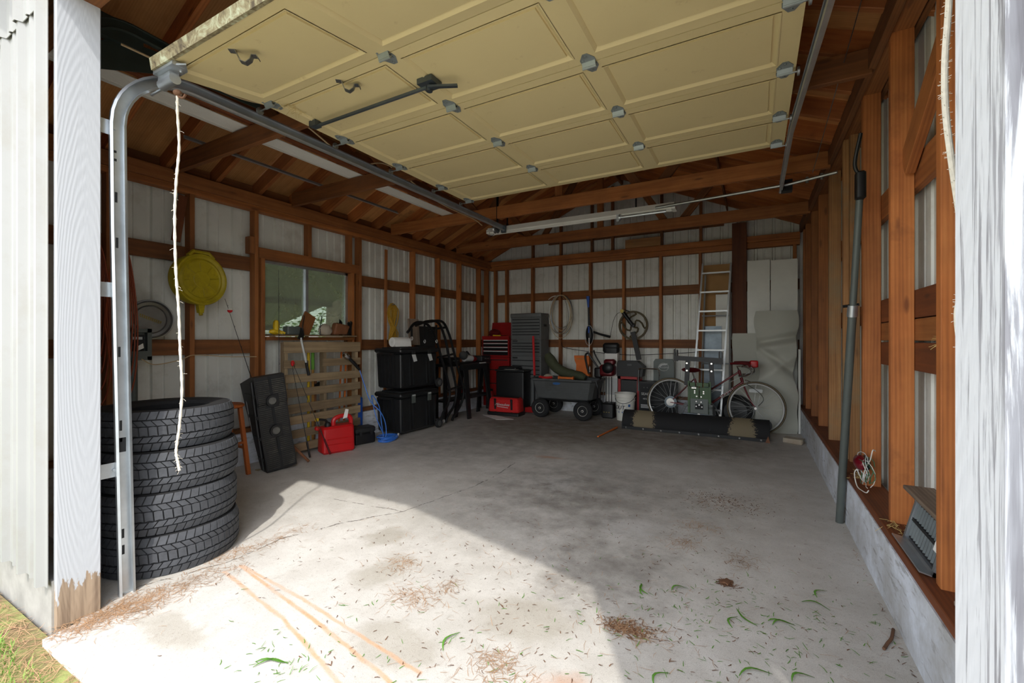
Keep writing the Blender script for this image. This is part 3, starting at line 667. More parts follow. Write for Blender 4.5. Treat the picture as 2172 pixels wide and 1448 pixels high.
def track(xv, xh, s, name, label):
    t = thing(name, label, 'door track'); mb = MB()
    path = [(.985, 0), (.975, .5), (.962, 1.2), (.952, 1.8), (.948, 2.29)]
    path += [(1.278-.33*math.cos(R(a)), 2.29+.33*math.sin(R(a))) for a in range(10, 91, 8)]
    path += [(2.0, 2.625), (3.4, 2.625), (4.72, 2.62)]
    sweep_yz(mb, path, channel(s), 0)
    for i, v in enumerate(mb.v):
        if xv != xh:
            k = min(1, max(0, (v[1]-1.1)/2)); mb.v[i] = (v[0]+xv+(xh-xv)*k, v[1], v[2])
        else: mb.v[i] = (v[0]+xv, v[1], v[2])
    part('rail', mb, 'galv', t)
    for z in (2.27, 1.49, .62):
        b = MB(); b.span((xv-s*.004, .872, z-.035), (xv+s*.0, .955, z+.035)); b.span((xv-s*.05, .872, z-.035), (xv, .876, z+.035))
        b.tube([(xv+s*.004, .94, z), (xv+s*.012, .94, z)], .008, 6); part('wall_bracket', b, 'galv', t)
    for z, hh in ((1.94, .05), (1.72, .05), (1.19, .05), (.83, .05), (.76, .02), (.3, .045), (.22, .045), (2.12, .012), (2.16, .012)):
        y = .985-.037*z/2.29; part('slot', MB().span((xv+s*.0025, y-.012, z-hh/2), (xv+s*.0038, y-.002, z+hh/2)), 'ink', t, 0)
    part('slot', MB().span((xv+s*.0025, .955, .70), (xv+s*.0038, .985, .77)), 'ink', t, 0)
    return t
tl = track(-2.715, -2.715, 1, 'door_track', 'galvanised left door track curving up beside the tire stack')
tr_ = track(.34, .226, -1, 'door_track', 'dark galvanised right door track running back under the roof')
pl = MB(); pl.lathe([(.012, -.02), (.055, -.018), (.048, -.008), (.048, .008), (.055, .018), (.012, .02)], 20, (-2.76, 4.62, 2.60), 'x'); pl.tube([(-2.80, 4.62, 2.60), (-2.70, 4.62, 2.60)], .008, 8)
part('pulley', pl, 'steel', tl)
part('hanger_strap', MB().span((-2.735, 4.58, 2.59), (-2.73, 4.625, 3.1)), 'black_metal', tl, 0)
part('end_plate', MB().span((-2.74, 4.70, 2.57), (-2.68, 4.73, 2.66)), 'galv_dark', tl, 0)
part('hanger_strap', MB().span((.235, 4.60, 2.59), (.24, 4.64, 2.86)), 'black_metal', tr_, 0)
part('end_bracket', MB().span((.215, 4.63, 2.58), (.30, 4.71, 2.68)), 'black_metal', tr_, 0)
rod = MB(); rod.tube([(-.90, 4.735, 2.62), (.262, 4.60, 2.625), (.60, 4.47, 2.63)], .014, 8)
for x, y in ((.40, 4.55), (.5, 4.51)): rod.tube([(x, y, 2.60), (x, y, 2.65)], .012, 6)
single('cross_rod', rod, 'steel', 'thin steel rod running from the lamp fixture to the right wall', 'rod')
# spare curved track kept on the left of the doorway
sp = thing('curved_track', 'dark green curved track piece stored above the left of the doorway', 'door track')
mb = MB(); path = [(.93, 2.70), (.93, 2.78)]+[(1.15-.22*math.cos(R(a)), 2.80+.20*math.sin(R(a))) for a in range(0, 91, 10)]+[(1.5, 2.985), (1.95, 2.97)]
sweep_yz(mb, path, channel(1), -3.10); part('rail', mb, 'track_green', sp)
fl_ = MB().prism([(.97, 2.70), (1.0, 2.86), (1.10, 2.94), (1.3, 2.96), (1.9, 2.94), (1.9, 2.90), (1.4, 2.88)], -3.115, -3.108, lambda a, b, h: (h, a, b)); part('flat_plate', fl_, 'track_green', sp, 0)
part('hanger', MB().span((-3.13, .88, 2.90), (-3.08, 1.2, 3.02)), 'track_green', sp, 0)
# fluorescent fixture
fx = thing('fluorescent_fixture', 'long white fluorescent lamp fixture hung below the third tie beam', 'lamp', (0, 4.83, 2.61))
h = MB().prism([(-.085, .0), (-.05, .06), (.05, .06), (.085, .0), (.05, .03), (-.05, .03)], -2.98, -.72, lambda a, b, x: (x, a, b)); part('reflector', h, 'white_paint', fx, 0)
for y in (-.035, .035): part('tube', MB().tube([(-2.95, y, .008), (-.75, y, .008)], .017, 10), 'white_plastic', fx)
for x in (-2.97, -.73): part('end_cap', MB().span((x-.02, -.07, -.012), (x+.02, .07, .035)), 'white_paint', fx, 0)
for x in (-1.12, -2.72): st = MB(); st.span((x-.008, -.01, .03), (x+.008, .0, .19)); st.box((x, -.005, .04), (.05, .05, .012)); part('hanger', st, 'black_metal', fx, 0)
cl = MB(); cl.tube([(-1.27, -.06, -.03), (-.80, -.06, -.03)], .014, 8); cl.lathe([(.03, -.02), (.03, .0)], 12, (-1.27, -.06, -.03), 'x'); cl.box((-1.30, -.06, -.03), (.03, .03, .09)); part('clamp_rod', cl, 'galv', fx)
part('cable', MB().tube(spline([(-2.99, 0, .03), (-3.03, .02, .0), (-3.0, .05, -.02), (-2.93, .02, .0)]), .004, 6), 'black_plastic', fx)
# long strips lying on the tie beams
ws = MB(); pr = []
for k in range(9): pr += [(-3.545+k*.02, .0), (-3.545+k*.02+.008, .004)]
ws.strip(pr, .92, 4.98, lambda a, b, h: (a-.03*(h-1)/4, h, 2.868+b), .006); ws.span((-3.55-.02, .92, 2.866), (-3.54, 4.98, 2.885))
single('trim_strip', ws, 'white_plastic', 'long white ribbed trim strip lying across the tie beams', 'trim strip', smooth=20)
o = board('wood_moulding', (-3.31, .95, 2.89), (-3.34, 4.7, 2.89), .05, .045, 'plank_brown', None); tag(o, 'long brown wood moulding lying beside the white ribbed strip', 'moulding')
ai = MB().prism([(0, 0), (.03, 0), (.03, .004), (.004, .004), (.004, .03), (0, .03)], 1.83, 4.25, lambda a, b, h: (-4.02+a, h, 2.866+b))
single('angle_iron', ai, 'alu', 'thin grey angle iron bar lying on the tie beams near the left wall', 'metal bar', smooth=0)
single('electric_cable', MB().tube(spline([(-2.95, 1.05, 2.82), (-2.9, 1.6, 2.80), (-2.92, 2.0, 2.87), (-2.95, 2.6, 2.74), (-2.98, 3.05, 2.87), (-3.0, 3.8, 2.74), (-3.02, 4.5, 2.73), (-2.99, 4.66, 2.68)], 10), .006, 6), 'cream_wire', 'cream electric cable sagging over the tie beams to the lamp fixture', 'cable')
single('door_cable', MB().tube([(.45, 1.0, 3.0), (.44, 4.55, 2.68)], .0025, 5), 'steel', 'thin steel lift cable strung beside the right door track', 'cable')
# pull rope
random.seed(3)
rp = spline([(-2.47, 1.10, 2.47), (-2.475, 1.10, 2.38), (-2.48, 1.11, 2.2), (-2.485, 1.10, 2.03), (-2.50, 1.10, 1.85), (-2.49, 1.10, 1.6), (-2.485, 1.11, 1.4), (-2.47, 1.11, 1.2), (-2.475, 1.12, 1.0), (-2.50, 1.12, .82), (-2.52, 1.115, .70), (-2.515, 1.12, .64), (-2.50, 1.12, .60)], 10)
pr_ = thing('pull_rope', 'frayed white pull rope hanging from the corner of the raised door', 'rope')
rb = MB().tube(rp, [.0062+.0012*math.sin(i*1.9) for i in range(len(rp))], 8); part('strand', rb, 'rope', pr_)
kn = MB().ball((-2.47, 1.10, 2.455), .02, 10, 8, (1, 1, .8)); kn.tube(spline([(-2.47, 1.10, 2.44), (-2.445, 1.11, 2.43), (-2.43, 1.115, 2.445)]), .006, 6); part('knot', kn, 'needle_dark', pr_)
fz = MB()
for i in range(70):
    p = random.choice(rp); d = Vector((random.uniform(-1, 1), random.uniform(-1, 1), random.uniform(-.6, .6))).normalized()*random.uniform(.012, .024); fz.tube([p, p+d*.6, p+d+Vector((0, 0, -.004))], .0007, 3, cap=False)
part('fraying', fz, 'rope', pr_, 0, kind='stuff')
# ================================================================== things along the left wall
# ---- four winter tires
def make_tire(W, RO):
    car = MB(); h = W/2
    prof = [(.205, -.08), (.215, -.098), (.25, -.104), (.30, -h), (RO-.022, -h+.006), (RO-.011, -h+.022), (RO-.009, 0), (RO-.011, h-.022), (RO-.022, h-.006), (.30, h), (.25, .104), (.215, .098), (.205, .08), (.212, .05), (RO-.03, .06), (RO-.03, -.06), (.212, -.05)]
    car.lathe(prof, 72, closed=True)
    tr = MB(); n = 52
    def P(a, z, r): return (r*math.cos(a), r*math.sin(a), z)
    def block(a0, a1, z0, z1, sk0, sk1, r0, r1a, r1b, wav=0):
        vs = []
        for r_lo in (0, 1):
            for k in range(3):
                t = k/2; a = a0+(a1-a0)*t
                dz = wav*math.sin(math.pi*t)
                vs.append(P(a+sk0, z0+dz, r0 if not r_lo else r1a)); vs.append(P(a+sk1, z1+dz, r0 if not r_lo else r1b))
        fs = []
        for k in range(2):
            o = 6+2*k; fs.append((o, o+1, o+3, o+2)); fs.append((2*k, 2*k+2, 2*k+8, 2*k+6)); fs.append((2*k+1, 2*k+7, 2*k+9, 2*k+3))
        fs += [(0, 6, 7, 1), (4, 5, 11, 10)]
        tr.add(vs, fs)
    st = 2*math.pi/n; g = .15; ri = RO-.014
    rows = [(-h+.004, -h+.043, 0, .35), (-h+.050, -.030, .35, .85), (-.023, .023, .95, .85), (.030, h-.050, .25, -.3), (h-.043, h-.004, -.3, 0)]
    for j, (z0, z1, s0, s1) in enumerate(rows):
        for i in range(n):
            a = i*st+(.5*st if j % 2 else 0); sp = st*(1-g) if j not in (1, 3) else st*(.85)
            if j == 0: block(a, a+sp, z0, z1, s0*st, s1*st, ri-.008, RO-.016, RO-.001)
            elif j == 4: block(a, a+sp, z0, z1, s0*st, s1*st, ri-.008, RO-.001, RO-.016)
            else: block(a, a+sp, z0, z1, s0*st, s1*st, ri, RO, RO, .004 if j == 2 else 0)
    return car.mesh('carcass', 'rubber_dark'), tr.mesh('tread', 'rubber', 30)
tire_me = make_tire(.215, .34)
base = (-3.015, 1.31)
tire_lab = ['bottom tire of the stack, resting on the concrete by the doorway', 'second tire up from the floor in the black tire stack', 'third tire up, just under the topmost tire of the stack', 'topmost tire of the stack, its dark open centre showing']
for i, (dx, dy, rz) in enumerate(((0, 0, 10), (-.015, -.005, 57), (-.03, .01, 121), (-.075, .01, 200))):
    t = thing('tire', tire_lab[i], 'tire', (base[0]+dx, base[1]+dy, .1085+.217*i), (0, 0, rz), 'stacked studded winter tires')
    link('carcass', tire_me[0], t); link('tread', tire_me[1], t)

# ---- yellow drain pan on the wall
dp = thing('drain_pan', 'round yellow plastic oil drain pan hung on the left wall stud', 'drain pan', (-4.36, 2.13, 1.79), (0, 0, 8))
b = MB().lathe([(.02, -.12), (.20, -.12), (.222, -.10), (.232, .0), (.226, .012), (.214, .012), (.205, .0), (.19, -.006), (.175, .010), (.168, .010), (.16, .002), (.075, .002), (.07, .006), (.0001, .006)], 44, axis='x'); part('pan', b, 'yellow_pan', dp)
for k in range(8):
    a = R(45*k+8); part('rib', MB().tube([(.006, .075*math.cos(a), .075*math.sin(a)), (.006, .15*math.cos(a), .15*math.sin(a))], .0045, 6), 'yellow_pan', dp)
hd = MB(); hd.tube([(-.01, -.11, .20), (-.01, -.07, .245), (-.01, .07, .245), (-.01, .11, .20)], [.02, .017, .017, .02], 8); part('handle', hd, 'yellow_pan', dp)
sp_ = MB().prism([(-.03, -.22), (.03, -.22), (.018, -.30), (-.018, -.30)], -.04, .0, lambda a, b, h: (h, a, b)); sp_.tube([(-.02, 0, -.29), (-.01, 0, -.32)], .016, 10); part('spout', sp_, 'yellow_pan', dp)
# ---- round metal tray
tyy = thing('metal_tray', 'round tarnished metal tray with embossed script behind the electric box', 'tray', (-4.47, 1.79, 1.42), (0, 0, 0))
part('dish', MB().lathe([(.0001, .0), (.11, .0), (.118, .008), (.122, .0), (.145, -.002), (.158, .012), (.168, .014), (.170, .006), (.16, -.01), (.0001, -.012)], 44, axis='x'), 'steel', tyy)
sc_ = [(.004, -.075+.15*i/60+.006*math.cos(i*1.1), .035-.06*i/60+.014*math.sin(i*1.1)) for i in range(61)]
part('embossed_script', MB().tube(sc_, .0025, 5), 'brass', tyy)
# ---- electric box with conduit
eb = thing('electric_box', 'grey steel electric breaker box with conduit on the left wall', 'electric box', (-4.44, 1.69, 1.21))
e = MB(); e.span((-.06, -.085, -.13), (.03, .085, -.10)); e.span((-.06, -.085, .10), (.03, .085, .13)); e.span((-.06, -.085, -.13), (.03, -.055, .13)); e.span((-.06, .055, -.13), (.03, .085, .13)); e.span((-.06, -.06, -.11), (-.02, .06, .11)); part('enclosure', e, 'panel_grey', eb, 0)
part('dead_front', MB().span((-.02, -.05, -.07), (-.012, .05, .08)), 'black_plastic', eb, 0)
part('label_plate', MB().span((-.011, -.04, .04), (-.008, .035, .062)), 'ink_light', eb, 0)
part('breaker', MB().span((-.012, -.03, -.01), (.005, .03, .02)), 'dark_plastic', eb, 0)
part('torn_tag', MB().prism([(-.01, .0), (.03, .03), (.035, -.01), (.0, -.03)], .0, .001, lambda a, b, h: (.006+h+a*.3, a, b-.02)), 'paper', eb, 0)
part('door_flap', MB().span((.028, -.08, -.10), (.034, .08, -.055)), 'panel_grey', eb, 0)
part('conduit', MB().tube([(-.03, -.02, -.13), (-.03, -.02, -.86)], .03, 12), 'panel_grey', eb)
for i, (yy, r) in enumerate(((1.40, .0), (1.56, .03))):
    mb = MB()
    for k in range(5):
        w = .055+.012*k; top = 2.02-.02*k; bot = 1.18-.10*k+r
        mb.tube(spline([(-4.42+.012*k, yy-w, (top+bot)/2), (-4.42+.012*k, yy-.3*w, bot), (-4.42+.012*k, yy+.7*w, bot+.06), (-4.42+.012*k, yy+w, (top+bot)/2), (-4.42+.012*k, yy+.4*w, top), (-4.42+.012*k, yy-.5*w, top-.01), (-4.42+.012*k, yy-w, (top+bot)/2)], 6), .0055, 6)
    single('extension_cord', mb, 'orange_cord', ('orange extension cord hung in loops behind the left door track', 'orange cord loops hanging against the dark post beside the electric box')[i], 'cord')
single('wall_wire', MB().tube(spline([(-4.40, 1.70, 1.09), (-4.42, 1.8, 1.04), (-4.45, 2.0, 1.07), (-4.46, 2.12, 1.11), (-4.475, 2.4, 1.085), (-4.48, 2.7, 1.075)]), .004, 6), 'cream_wire', 'thin cable sagging along the girt below the yellow pan', 'cable')

# ---- fishing rods
def rod_obj(name, label, p0, p1, grip, extra=None, rb=.005, rt=.0018):
    t = thing(name, label, 'fishing rod'); p0, p1 = Vector(p0), Vector(p1); d = p1-p0
    part('blank', MB().tube([p0, p0+d*.3, p1], [rb, rb*.8, rt], 6), 'black_plastic', t)
    part('grip', MB().tube([p0, p0+d*.06, p0+d*.065, p0+d*.16, p0+d*.17], [.010, .010, .008, .011, .007], 8), grip, t)
    for f in (.35, .5, .65, .8, .95):
        c = p0+d*f; part('line_guide', MB().tube([c+Vector((.006+.007*math.cos(a), 0, .007*math.sin(a))) for a in (0, 1, 2.1, 3.1, 4.2, 5.2)], .0012, 4, closed=True), 'black_metal', t)
    return t
fr1 = rod_obj('fishing_rod', 'thin black fishing rod with a red and white bobber below the yellow pan', (-4.44, 2.80, .32), (-4.42, 2.36, 1.64), 'black_plastic')
bo = MB().ball((0, 0, 0), .022, 12, 8); o = part('bobber', bo, 'white_plastic', fr1, loc=(-4.41, 2.40, 1.53)); part('bobber_half', MB().lathe([(.0001, -.0232), (.012, -.02), (.02, -.012), (.0232, 0), (.0225, .003)], 14), 'red_plastic', o)
rod_obj('fishing_rod', 'black fishing rod standing upright in front of the window', (-4.25, 2.80, .02), (-4.36, 2.86, 1.98), 'black_plastic')
fr3 = rod_obj('fishing_rod', 'short red and black fishing rod leaning on the pallet slats', (-4.02, 3.23, .01), (-4.25, 2.94, 1.02), 'maroon')
part('reel', MB().lathe([(.02, -.02), (.025, -.01), (.022, .012), (.01, .02)], 14, (-4.09, 3.12, .30), 'x'), 'red_plastic', fr3); part('reel_handle', MB().tube([(-4.07, 3.12, .30), (-4.05, 3.09, .33)], .005, 6), 'brass', fr3)
fr4 = rod_obj('fishing_rod', 'thin dark rod leaning behind the short red rod', (-4.10, 3.04, .01), (-4.27, 2.95, .98), 'black_plastic')
part('red_tip', MB().ball((-4.265, 2.955, 1.0), .024, 10, 8, (.8, .8, 1.3)), 'red_plastic', fr3)

# ---- wooden stool
ws_ = thing('stool', 'small orange wooden stool half hidden behind the tires', 'stool', (-4.25, 2.27, 0))
part('seat', MB().lathe([(.0001, .625), (.14, .625), (.155, .635), (.155, .648), (.14, .66), (.0001, .662)], 28), 'stool_wood', ws_)
for sx, sy in ((1, 1), (1, -1), (-1, 1), (-1, -1)):
    board('leg', (sx*.135, sy*.135, 0), (sx*.085, sy*.085, .63), .034, .034, 'stool_wood', ws_)
for sy in (1, -1): board('stretcher', (-.115, sy*.115, .25), (.115, sy*.115, .25), .022, .022, 'stool_wood', ws_, (0, 0, 1)); board('stretcher', (sy*.112, -.115, .30), (sy*.112, .115, .30), .022, .022, 'stool_wood', ws_)

# ---- black moulded plastic car ramp standing on end
plain('ramp_black', rgb(22, 22, 23), .5, 0, .25, 14, .06)
plain('ramp_wear', rgb(56, 54, 50), .6, 0, .5, 30, .1, dirt=rgb(120, 114, 100))
plain('ramp_disc', rgb(104, 102, 96), .6, 0, .3, 40, .1)
rm = thing('car_ramp', 'black ribbed plastic car ramp standing on end against the left wall', 'car ramp', (-3.99, 2.505, 0), (0, -7, 76))
W = .27
prof = [(.0, .0), (.0, .12), (.03, .30), (.04, .62), (.02, .66), (.03, .90), (.10, .905), (.45, .82), (.38, .60), (.28, .35), (.20, .10), (.16, 0)]
part('shell', MB().prism(prof, 0, W, lambda a, b, h: (h, a, b)), 'ramp_black', rm, 20)
yf = lambda z: (0 if z < .12 else .03*(z-.12)/.18 if z < .3 else .03+.01*(z-.3)/.32 if z < .62 else .02+.01*(z-.66)/.24 if z > .66 else .03)
rg = MB(); z = .03
while z < .87:
    for x0, x1 in ((.012, W/2-.014), (W/2+.014, W-.012)):
        if not (any(abs(z-c) < .058 for c in (.37, .66)) and x1 > .2 or any(abs(z-c) < .058 for c in (.37, .66)) and x0 < .05): rg.box(((x0+x1)/2, yf(z)-.003, z), (x1-x0, .006, .009))
        else:
            if x0 < .1: rg.box((.045, yf(z)-.003, z), (.06, .006, .009))
            else: rg.box((W-.045, yf(z)-.003, z), (.06, .006, .009))
    z += .018
part('ribbing', rg, 'ramp_wear', rm, 0, kind='stuff')
for zc in (.37, .66):
    part('ring', MB().lathe([(.038, -.02), (.056, -.02), (.058, -.006), (.058, .01), (.038, .01)], 24, (W/2, yf(zc), zc), 'y', True), 'ramp_black', rm)
    part('boss', MB().lathe([(.0001, -.016), (.030, -.016), (.037, -.010), (.037, .01)], 20, (W/2, yf(zc), zc), 'y'), 'ramp_disc', rm)
for z0, z1 in ((.03, .31), (.435, .60), (.72, .89)): part('groove', MB().box((W/2, yf((z0+z1)/2)-.002, (z0+z1)/2), (.022, .008, z1-z0)), 'ink', rm, 0)
for k in range(4): part('side_web', MB().box((-.006, .10+.03*k, .12+.2*k), (.012, .12+.05*k, .03)), 'ramp_black', rm, 0)
part('side_lip', MB().tube([(-.008, .06, .02), (-.008, .08, .4), (-.008, .07, .86)], .012, 6), 'ramp_black', rm)
part('torn_sticker', MB().prism([(.325, .64), (.345, .66), (.34, .55), (.315, .44), (.30, .36), (.29, .37), (.305, .50)], -.0015, -.0005, lambda a, b, h: (h, a-.015, b)), 'ink_light', rm, 0)
single('wood_stake', MB().tube([(-3.97, 2.93, .012), (-4.13, 2.86, .17)], .013, 8), 'leather', 'short brown wooden stake lying against the foot of the pallet', 'stake')

# ---- pallet and hand tools behind it
pa = thing('pallet', 'grey weathered wooden pallet standing on edge under the window', 'pallet')
PX = -4.30
for y in (2.92, 3.40, 3.86): board('stringer', (PX-.055, y, .02), (PX-.055, y, 1.22), .075, .038, 'old_wood', pa)
for i, (zc, hh, y0, y1) in enumerate(((1.16, .12, 2.88, 3.90), (.985, .085, 2.88, 3.17), (.985, .085, 3.36, 3.90), (.83, .09, 2.90, 3.90), (.675, .09, 2.88, 3.90), (.515, .10, 2.88, 3.90), (.385, .09, 2.90, 3.90), (.24, .09, 2.88, 3.90), (.09, .09, 2.88, 3.90))):
    board('slat', (PX-.009, y0, zc+random.uniform(-.008, .008)), (PX-.009, y1, zc+random.uniform(-.008, .008)), .017, hh, 'old_wood', pa)
def handle(name, label, cat, y, zt, mat, r=.015, lean=0, x=-4.415, z0=.02, tip=None):
    t = thing(name, label, cat); part('shaft', MB().tube([(x, y, z0), (x, y+lean, zt)], r, 8), mat, t)
    if tip: part('grip', MB().tube([(x, y+lean*.8, z0+(zt-z0)*.8), (x, y+lean, zt+.002)], r*1.2, 8), tip, t)
    return t
handle('shovel', 'pale yellow tool handle standing behind the pallet', 'tool handle', 3.255, 1.13, 'yellow')
handle('rake', 'orange-brown tool handle with a green end behind the pallet', 'tool handle', 3.31, 1.13, 'handle_wood', tip='clipping')
handle('hoe', 'thin white rod standing behind the pallet slats', 'rod', 3.475, 1.0, 'white_plastic', .007)
handle('marker_stake', 'left of two orange driveway stakes behind the pallet', 'stake', 3.66, 1.12, 'orange', .011, .05)
handle('marker_stake', 'right of two orange driveway stakes behind the pallet', 'stake', 3.735, 1.12, 'orange', .011, .045)
hb = thing('hatchet', 'dark hatchet head with brown handle behind the pallet slats', 'hatchet'); part('handle', MB().tube([(-4.42, 3.33, .1), (-4.42, 3.35, .78)], .014, 8), 'leather', hb); part('head', MB().prism([(3.32, .74), (3.40, .76), (3.50, .70), (3.50, .66), (3.38, .70), (3.32, .69)], -4.428, -4.40, lambda a, b, h: (h, a, b)), 'black_metal', hb, 0)
lp = thing('lopper', 'black and grey pruning lopper hooked over the pallet top', 'lopper')
part('blade', MB().prism([(3.02, 1.26), (3.05, 1.32), (3.06, 1.38), (3.075, 1.37), (3.075, 1.30), (3.09, 1.37), (3.10, 1.30), (3.08, 1.24)], -4.285, -4.275, lambda a, b, h: (h, a, b)), 'black_metal', lp, 0)
part('shaft', MB().tube([(-4.28, 3.06, 1.27), (-4.265, 3.12, .98)], .011, 8), 'ink_light', lp); part('grip', MB().tube([(-4.265, 3.115, 1.0), (-4.255, 3.14, .86)], .015, 8), 'black_plastic', lp)
wlt = thing('work_light', 'chrome and black trouble light clipped on the pallet with blue cord', 'work light')
part('shade', MB().lathe([(.012, 0), (.03, .02), (.038, .07), (.030, .09)], 16).xf(Matrix.Translation((-4.26, 3.70, 1.02)) @ Matrix.Rotation(R(55), 4, 'X')), 'chrome', wlt)
part('grip', MB().tube([(-4.26, 3.70, 1.02), (-4.25, 3.75, .97), (-4.25, 3.84, .88)], [.018, .02, .016], 10), 'black_plastic', wlt)
part('hook', MB().tube(spline([(-4.26, 3.63, 1.08), (-4.25, 3.60, 1.10), (-4.25, 3.58, 1.08)]), .004, 6), 'chrome', wlt)
bc = MB().tube(spline([(-4.25, 3.84, .88), (-4.2, 3.87, .7), (-4.12, 3.89, .5), (-4.03, 3.97, .36), (-4.00, 4.02, .22), (-3.985, 4.02, .08), (-4.0, 4.0, .02)], 8), .006, 6)
part('cord', bc, 'blue_cord', wlt)
cc = MB()
for k in range(7):
    r0 = .12+.012*random.random(); cx0, cy0 = -3.965+random.uniform(-.015, .015), 4.03+random.uniform(-.03, .03)
    cc.tube([(cx0+r0*.62*math.cos(R(a)), cy0+r0*1.0*math.sin(R(a)), .012+.009*k+.004*math.sin(R(3*a+50*k))) for a in range(0, 360, 12)], .006, 6, closed=True)
cc.tube(spline([(-4.0, 4.0, .07), (-4.06, 3.93, .3), (-4.18, 3.97, .55), (-4.14, 4.05, .42), (-4.06, 4.02, .2), (-4.0, 3.99, .05)], 8), .006, 6)
cd = single('coiled_extension_cable', cc, 'blue_cord', 'bright blue extension cord coiled on the floor before the black totes', 'cord')
tg = MB().prism([(0, 0), (.055, .01), (.06, .05), (.035, .06)], 0, .001, lambda a, b, h: (-3.93+h+b*.3, 4.115+a, .02+b)); part('paper_tag', tg, 'paper', cd, 0, label='small white paper tag')

# ---- gas can
gc = thing('gas_can', 'red plastic gas can with black spout in front of the pallet', 'gas can', (-4.10, 3.375, 0), (0, 0, 70))
bd = MB().rbox((0, 0, .145), (.36, .19, .29), .035, seg=4)
for i, v in enumerate(bd.v):
    if v[2] > .2: bd.v[i] = (v[0]*.97, v[1]*.9, v[2]+(.03*(v[0]+.18)))
part('tank', bd, 'red_plastic', gc)
part('handle', MB().tube(spline([(-.03, 0, .28), (-.03, 0, .35), (.02, 0, .385), (.11, 0, .39), (.155, 0, .36), (.165, 0, .28)], 6), .024, 10), 'red_plastic', gc)
part('collar', MB().lathe([(.032, .28), (.034, .315), (.024, .335), (.016, .34)], 16, (-.095, 0, .0)), 'black_plastic', gc)
part('spout', MB().tube(spline([(-.095, 0, .33), (-.12, 0, .36), (-.165, 0, .375), (-.20, 0, .375)], 6), .012, 8), 'black_plastic', gc)
part('spout_cap', MB().tube([(-.195, 0, .375), (-.225, 0, .378)], .018, 10), 'yellow', gc)
part('hang_tag', MB().prism([(0, 0), (.05, .01), (.065, .10), (.03, .11)], -.001, .001, lambda a, b, h: (.06+a, .0+h-.03, .36+b)), 'paper', gc, 0)
for k in range(2): part('side_rib', MB().tube([(-.13, -.0935+.012*k*0, .10+.06*k), (.13, -.0935, .10+.06*k)], .006, 6), 'red_plastic', gc)
# ---- small black toolbox
tb = thing('toolbox', 'low black plastic toolbox on the floor beside the red gas can', 'toolbox', (-4.16, 3.80, 0), (0, 0, 76))
part('box', MB().rbox((0, 0, .065), (.26, .17, .13), .02), 'black_plastic', tb); part('lid', MB().rbox((0, 0, .165), (.27, .18, .07), .025), 'dark_plastic', tb)
for x in (-.07, .07): part('latch', MB().box((x, -.093, .135), (.03, .01, .05)), 'dark_plastic', tb, 0)
single('blue_jug', MB().rbox((-4.40, 3.965, .26), (.06, .09, .52), .02), 'blue', 'blue plastic container squeezed between pallet and black totes', 'container')

# ---- two black wheeled totes
def tote(z, label, opened):
    L, D, H = .74, .47, .565
    t = thing('storage_tote', label, 'tote', (-4.195, 4.635, z), (0, 0, 88), 'stacked black wheeled totes')
    bm = MB().rbox((0, 0, .26), (L-.06, D-.04, .46), .03)
    for i, v in enumerate(bm.v):
        k = 1+.06*(v[2]-.03)/.46; bm.v[i] = (v[0]*k, v[1]*k, v[2])
    part('tub', bm, 'tote_plastic', t)
    for x in (-.32, -.19, -.13, .13, .19, .30): part('rib', MB().box((x, -D/2+.006, .27), (.014, .022, .40), (-3, 0, 0)), 'tote_plastic', t, 0)
    for y in (-.13, -.07, 0, .07, .13): part('rib', MB().box((-L/2+.012, y, .27), (.022, .012, .40), (0, -3, 0)), 'tote_plastic', t, 0)
    ld = MB().rbox((0, 0, .525), (L+.02, D+.03, .06), .035); part('lid', ld, 'tote_plastic', t)
    part('lid_ridge', MB().rbox((0, 0, .56), (L-.12, D-.10, .02), .03), 'dark_plastic', t)
    part('end_handle', MB().tube([(-L/2-.035, -.14, .48), (-L/2-.045, -.1, .485), (-L/2-.045, .1, .485), (-L/2-.035, .14, .48)], .014, 8), 'tote_plastic', t)
    for x in (-.155, .155):
        if opened:
            la = part('latch', MB().box((x, -D/2-.022, .50), (.06, .012, .05)), 'dark_plastic', t, 0); part('latch_flap', MB().prism([(-.035, .0), (.035, .0), (.045, -.085), (-.02, -.095)], 0, .003, lambda a, b, h, x=x: (x+a, -D/2-.024-h+b*.25, .475+b)), 'ink_light', la, 0, label='open silver latch flap')
        else:
            la = part('latch', MB().box((x, -D/2-.026, .47), (.065, .010, .11)), 'panel_grey', t, 0)
            for k in range(4): part('latch_tooth', MB().box((x-.024+.016*k, -D/2-.032, .515), (.008, .004, .018)), 'ink_light', la, 0)
    w = MB().lathe([(.02, -.018), (.06, -.02), (.064, -.01), (.064, .012), (.058, .02), (.05, .014), (.02, .014)], 24, (L/2-.015, -D/2-.022, .066), 'y'); wh = part('wheel', w, 'rubber_dark', t)
    part('hub', MB().lathe([(.0001, -.024), (.018, -.024), (.045, -.016), (.047, -.012)], 10, (L/2-.015, -D/2-.024, .066), 'y'), 'grey_plastic', wh)
    wh2 = part('wheel', MB().lathe([(.02, -.018), (.06, -.02), (.064, -.01), (.064, .012), (.058, .02)], 20, (L/2-.015, D/2-.04, .066), 'y'), 'rubber_dark', t)
tote(0, 'lower of two stacked black wheeled totes, grey latches closed', False); tote(.578, 'upper black wheeled tote with open silver latches', True)
pt = thing('paper_towel_roll', 'white paper towel roll lying on top of the upper tote', 'paper towels', (-4.13, 4.42, 1.155+.062), (0, 0, 86))
part('roll', MB().lathe([(.02, -.14), (.06, -.14), (.062, -.135), (.062, .135), (.06, .14), (.02, .14), (.02, -.14)], 28, axis='x'), 'paper', pt)
part('core', MB().lathe([(.0205, -.139), (.0205, .139), (.017, .139), (.017, -.139)], 16, axis='x', closed=True), 'cardboard', pt)
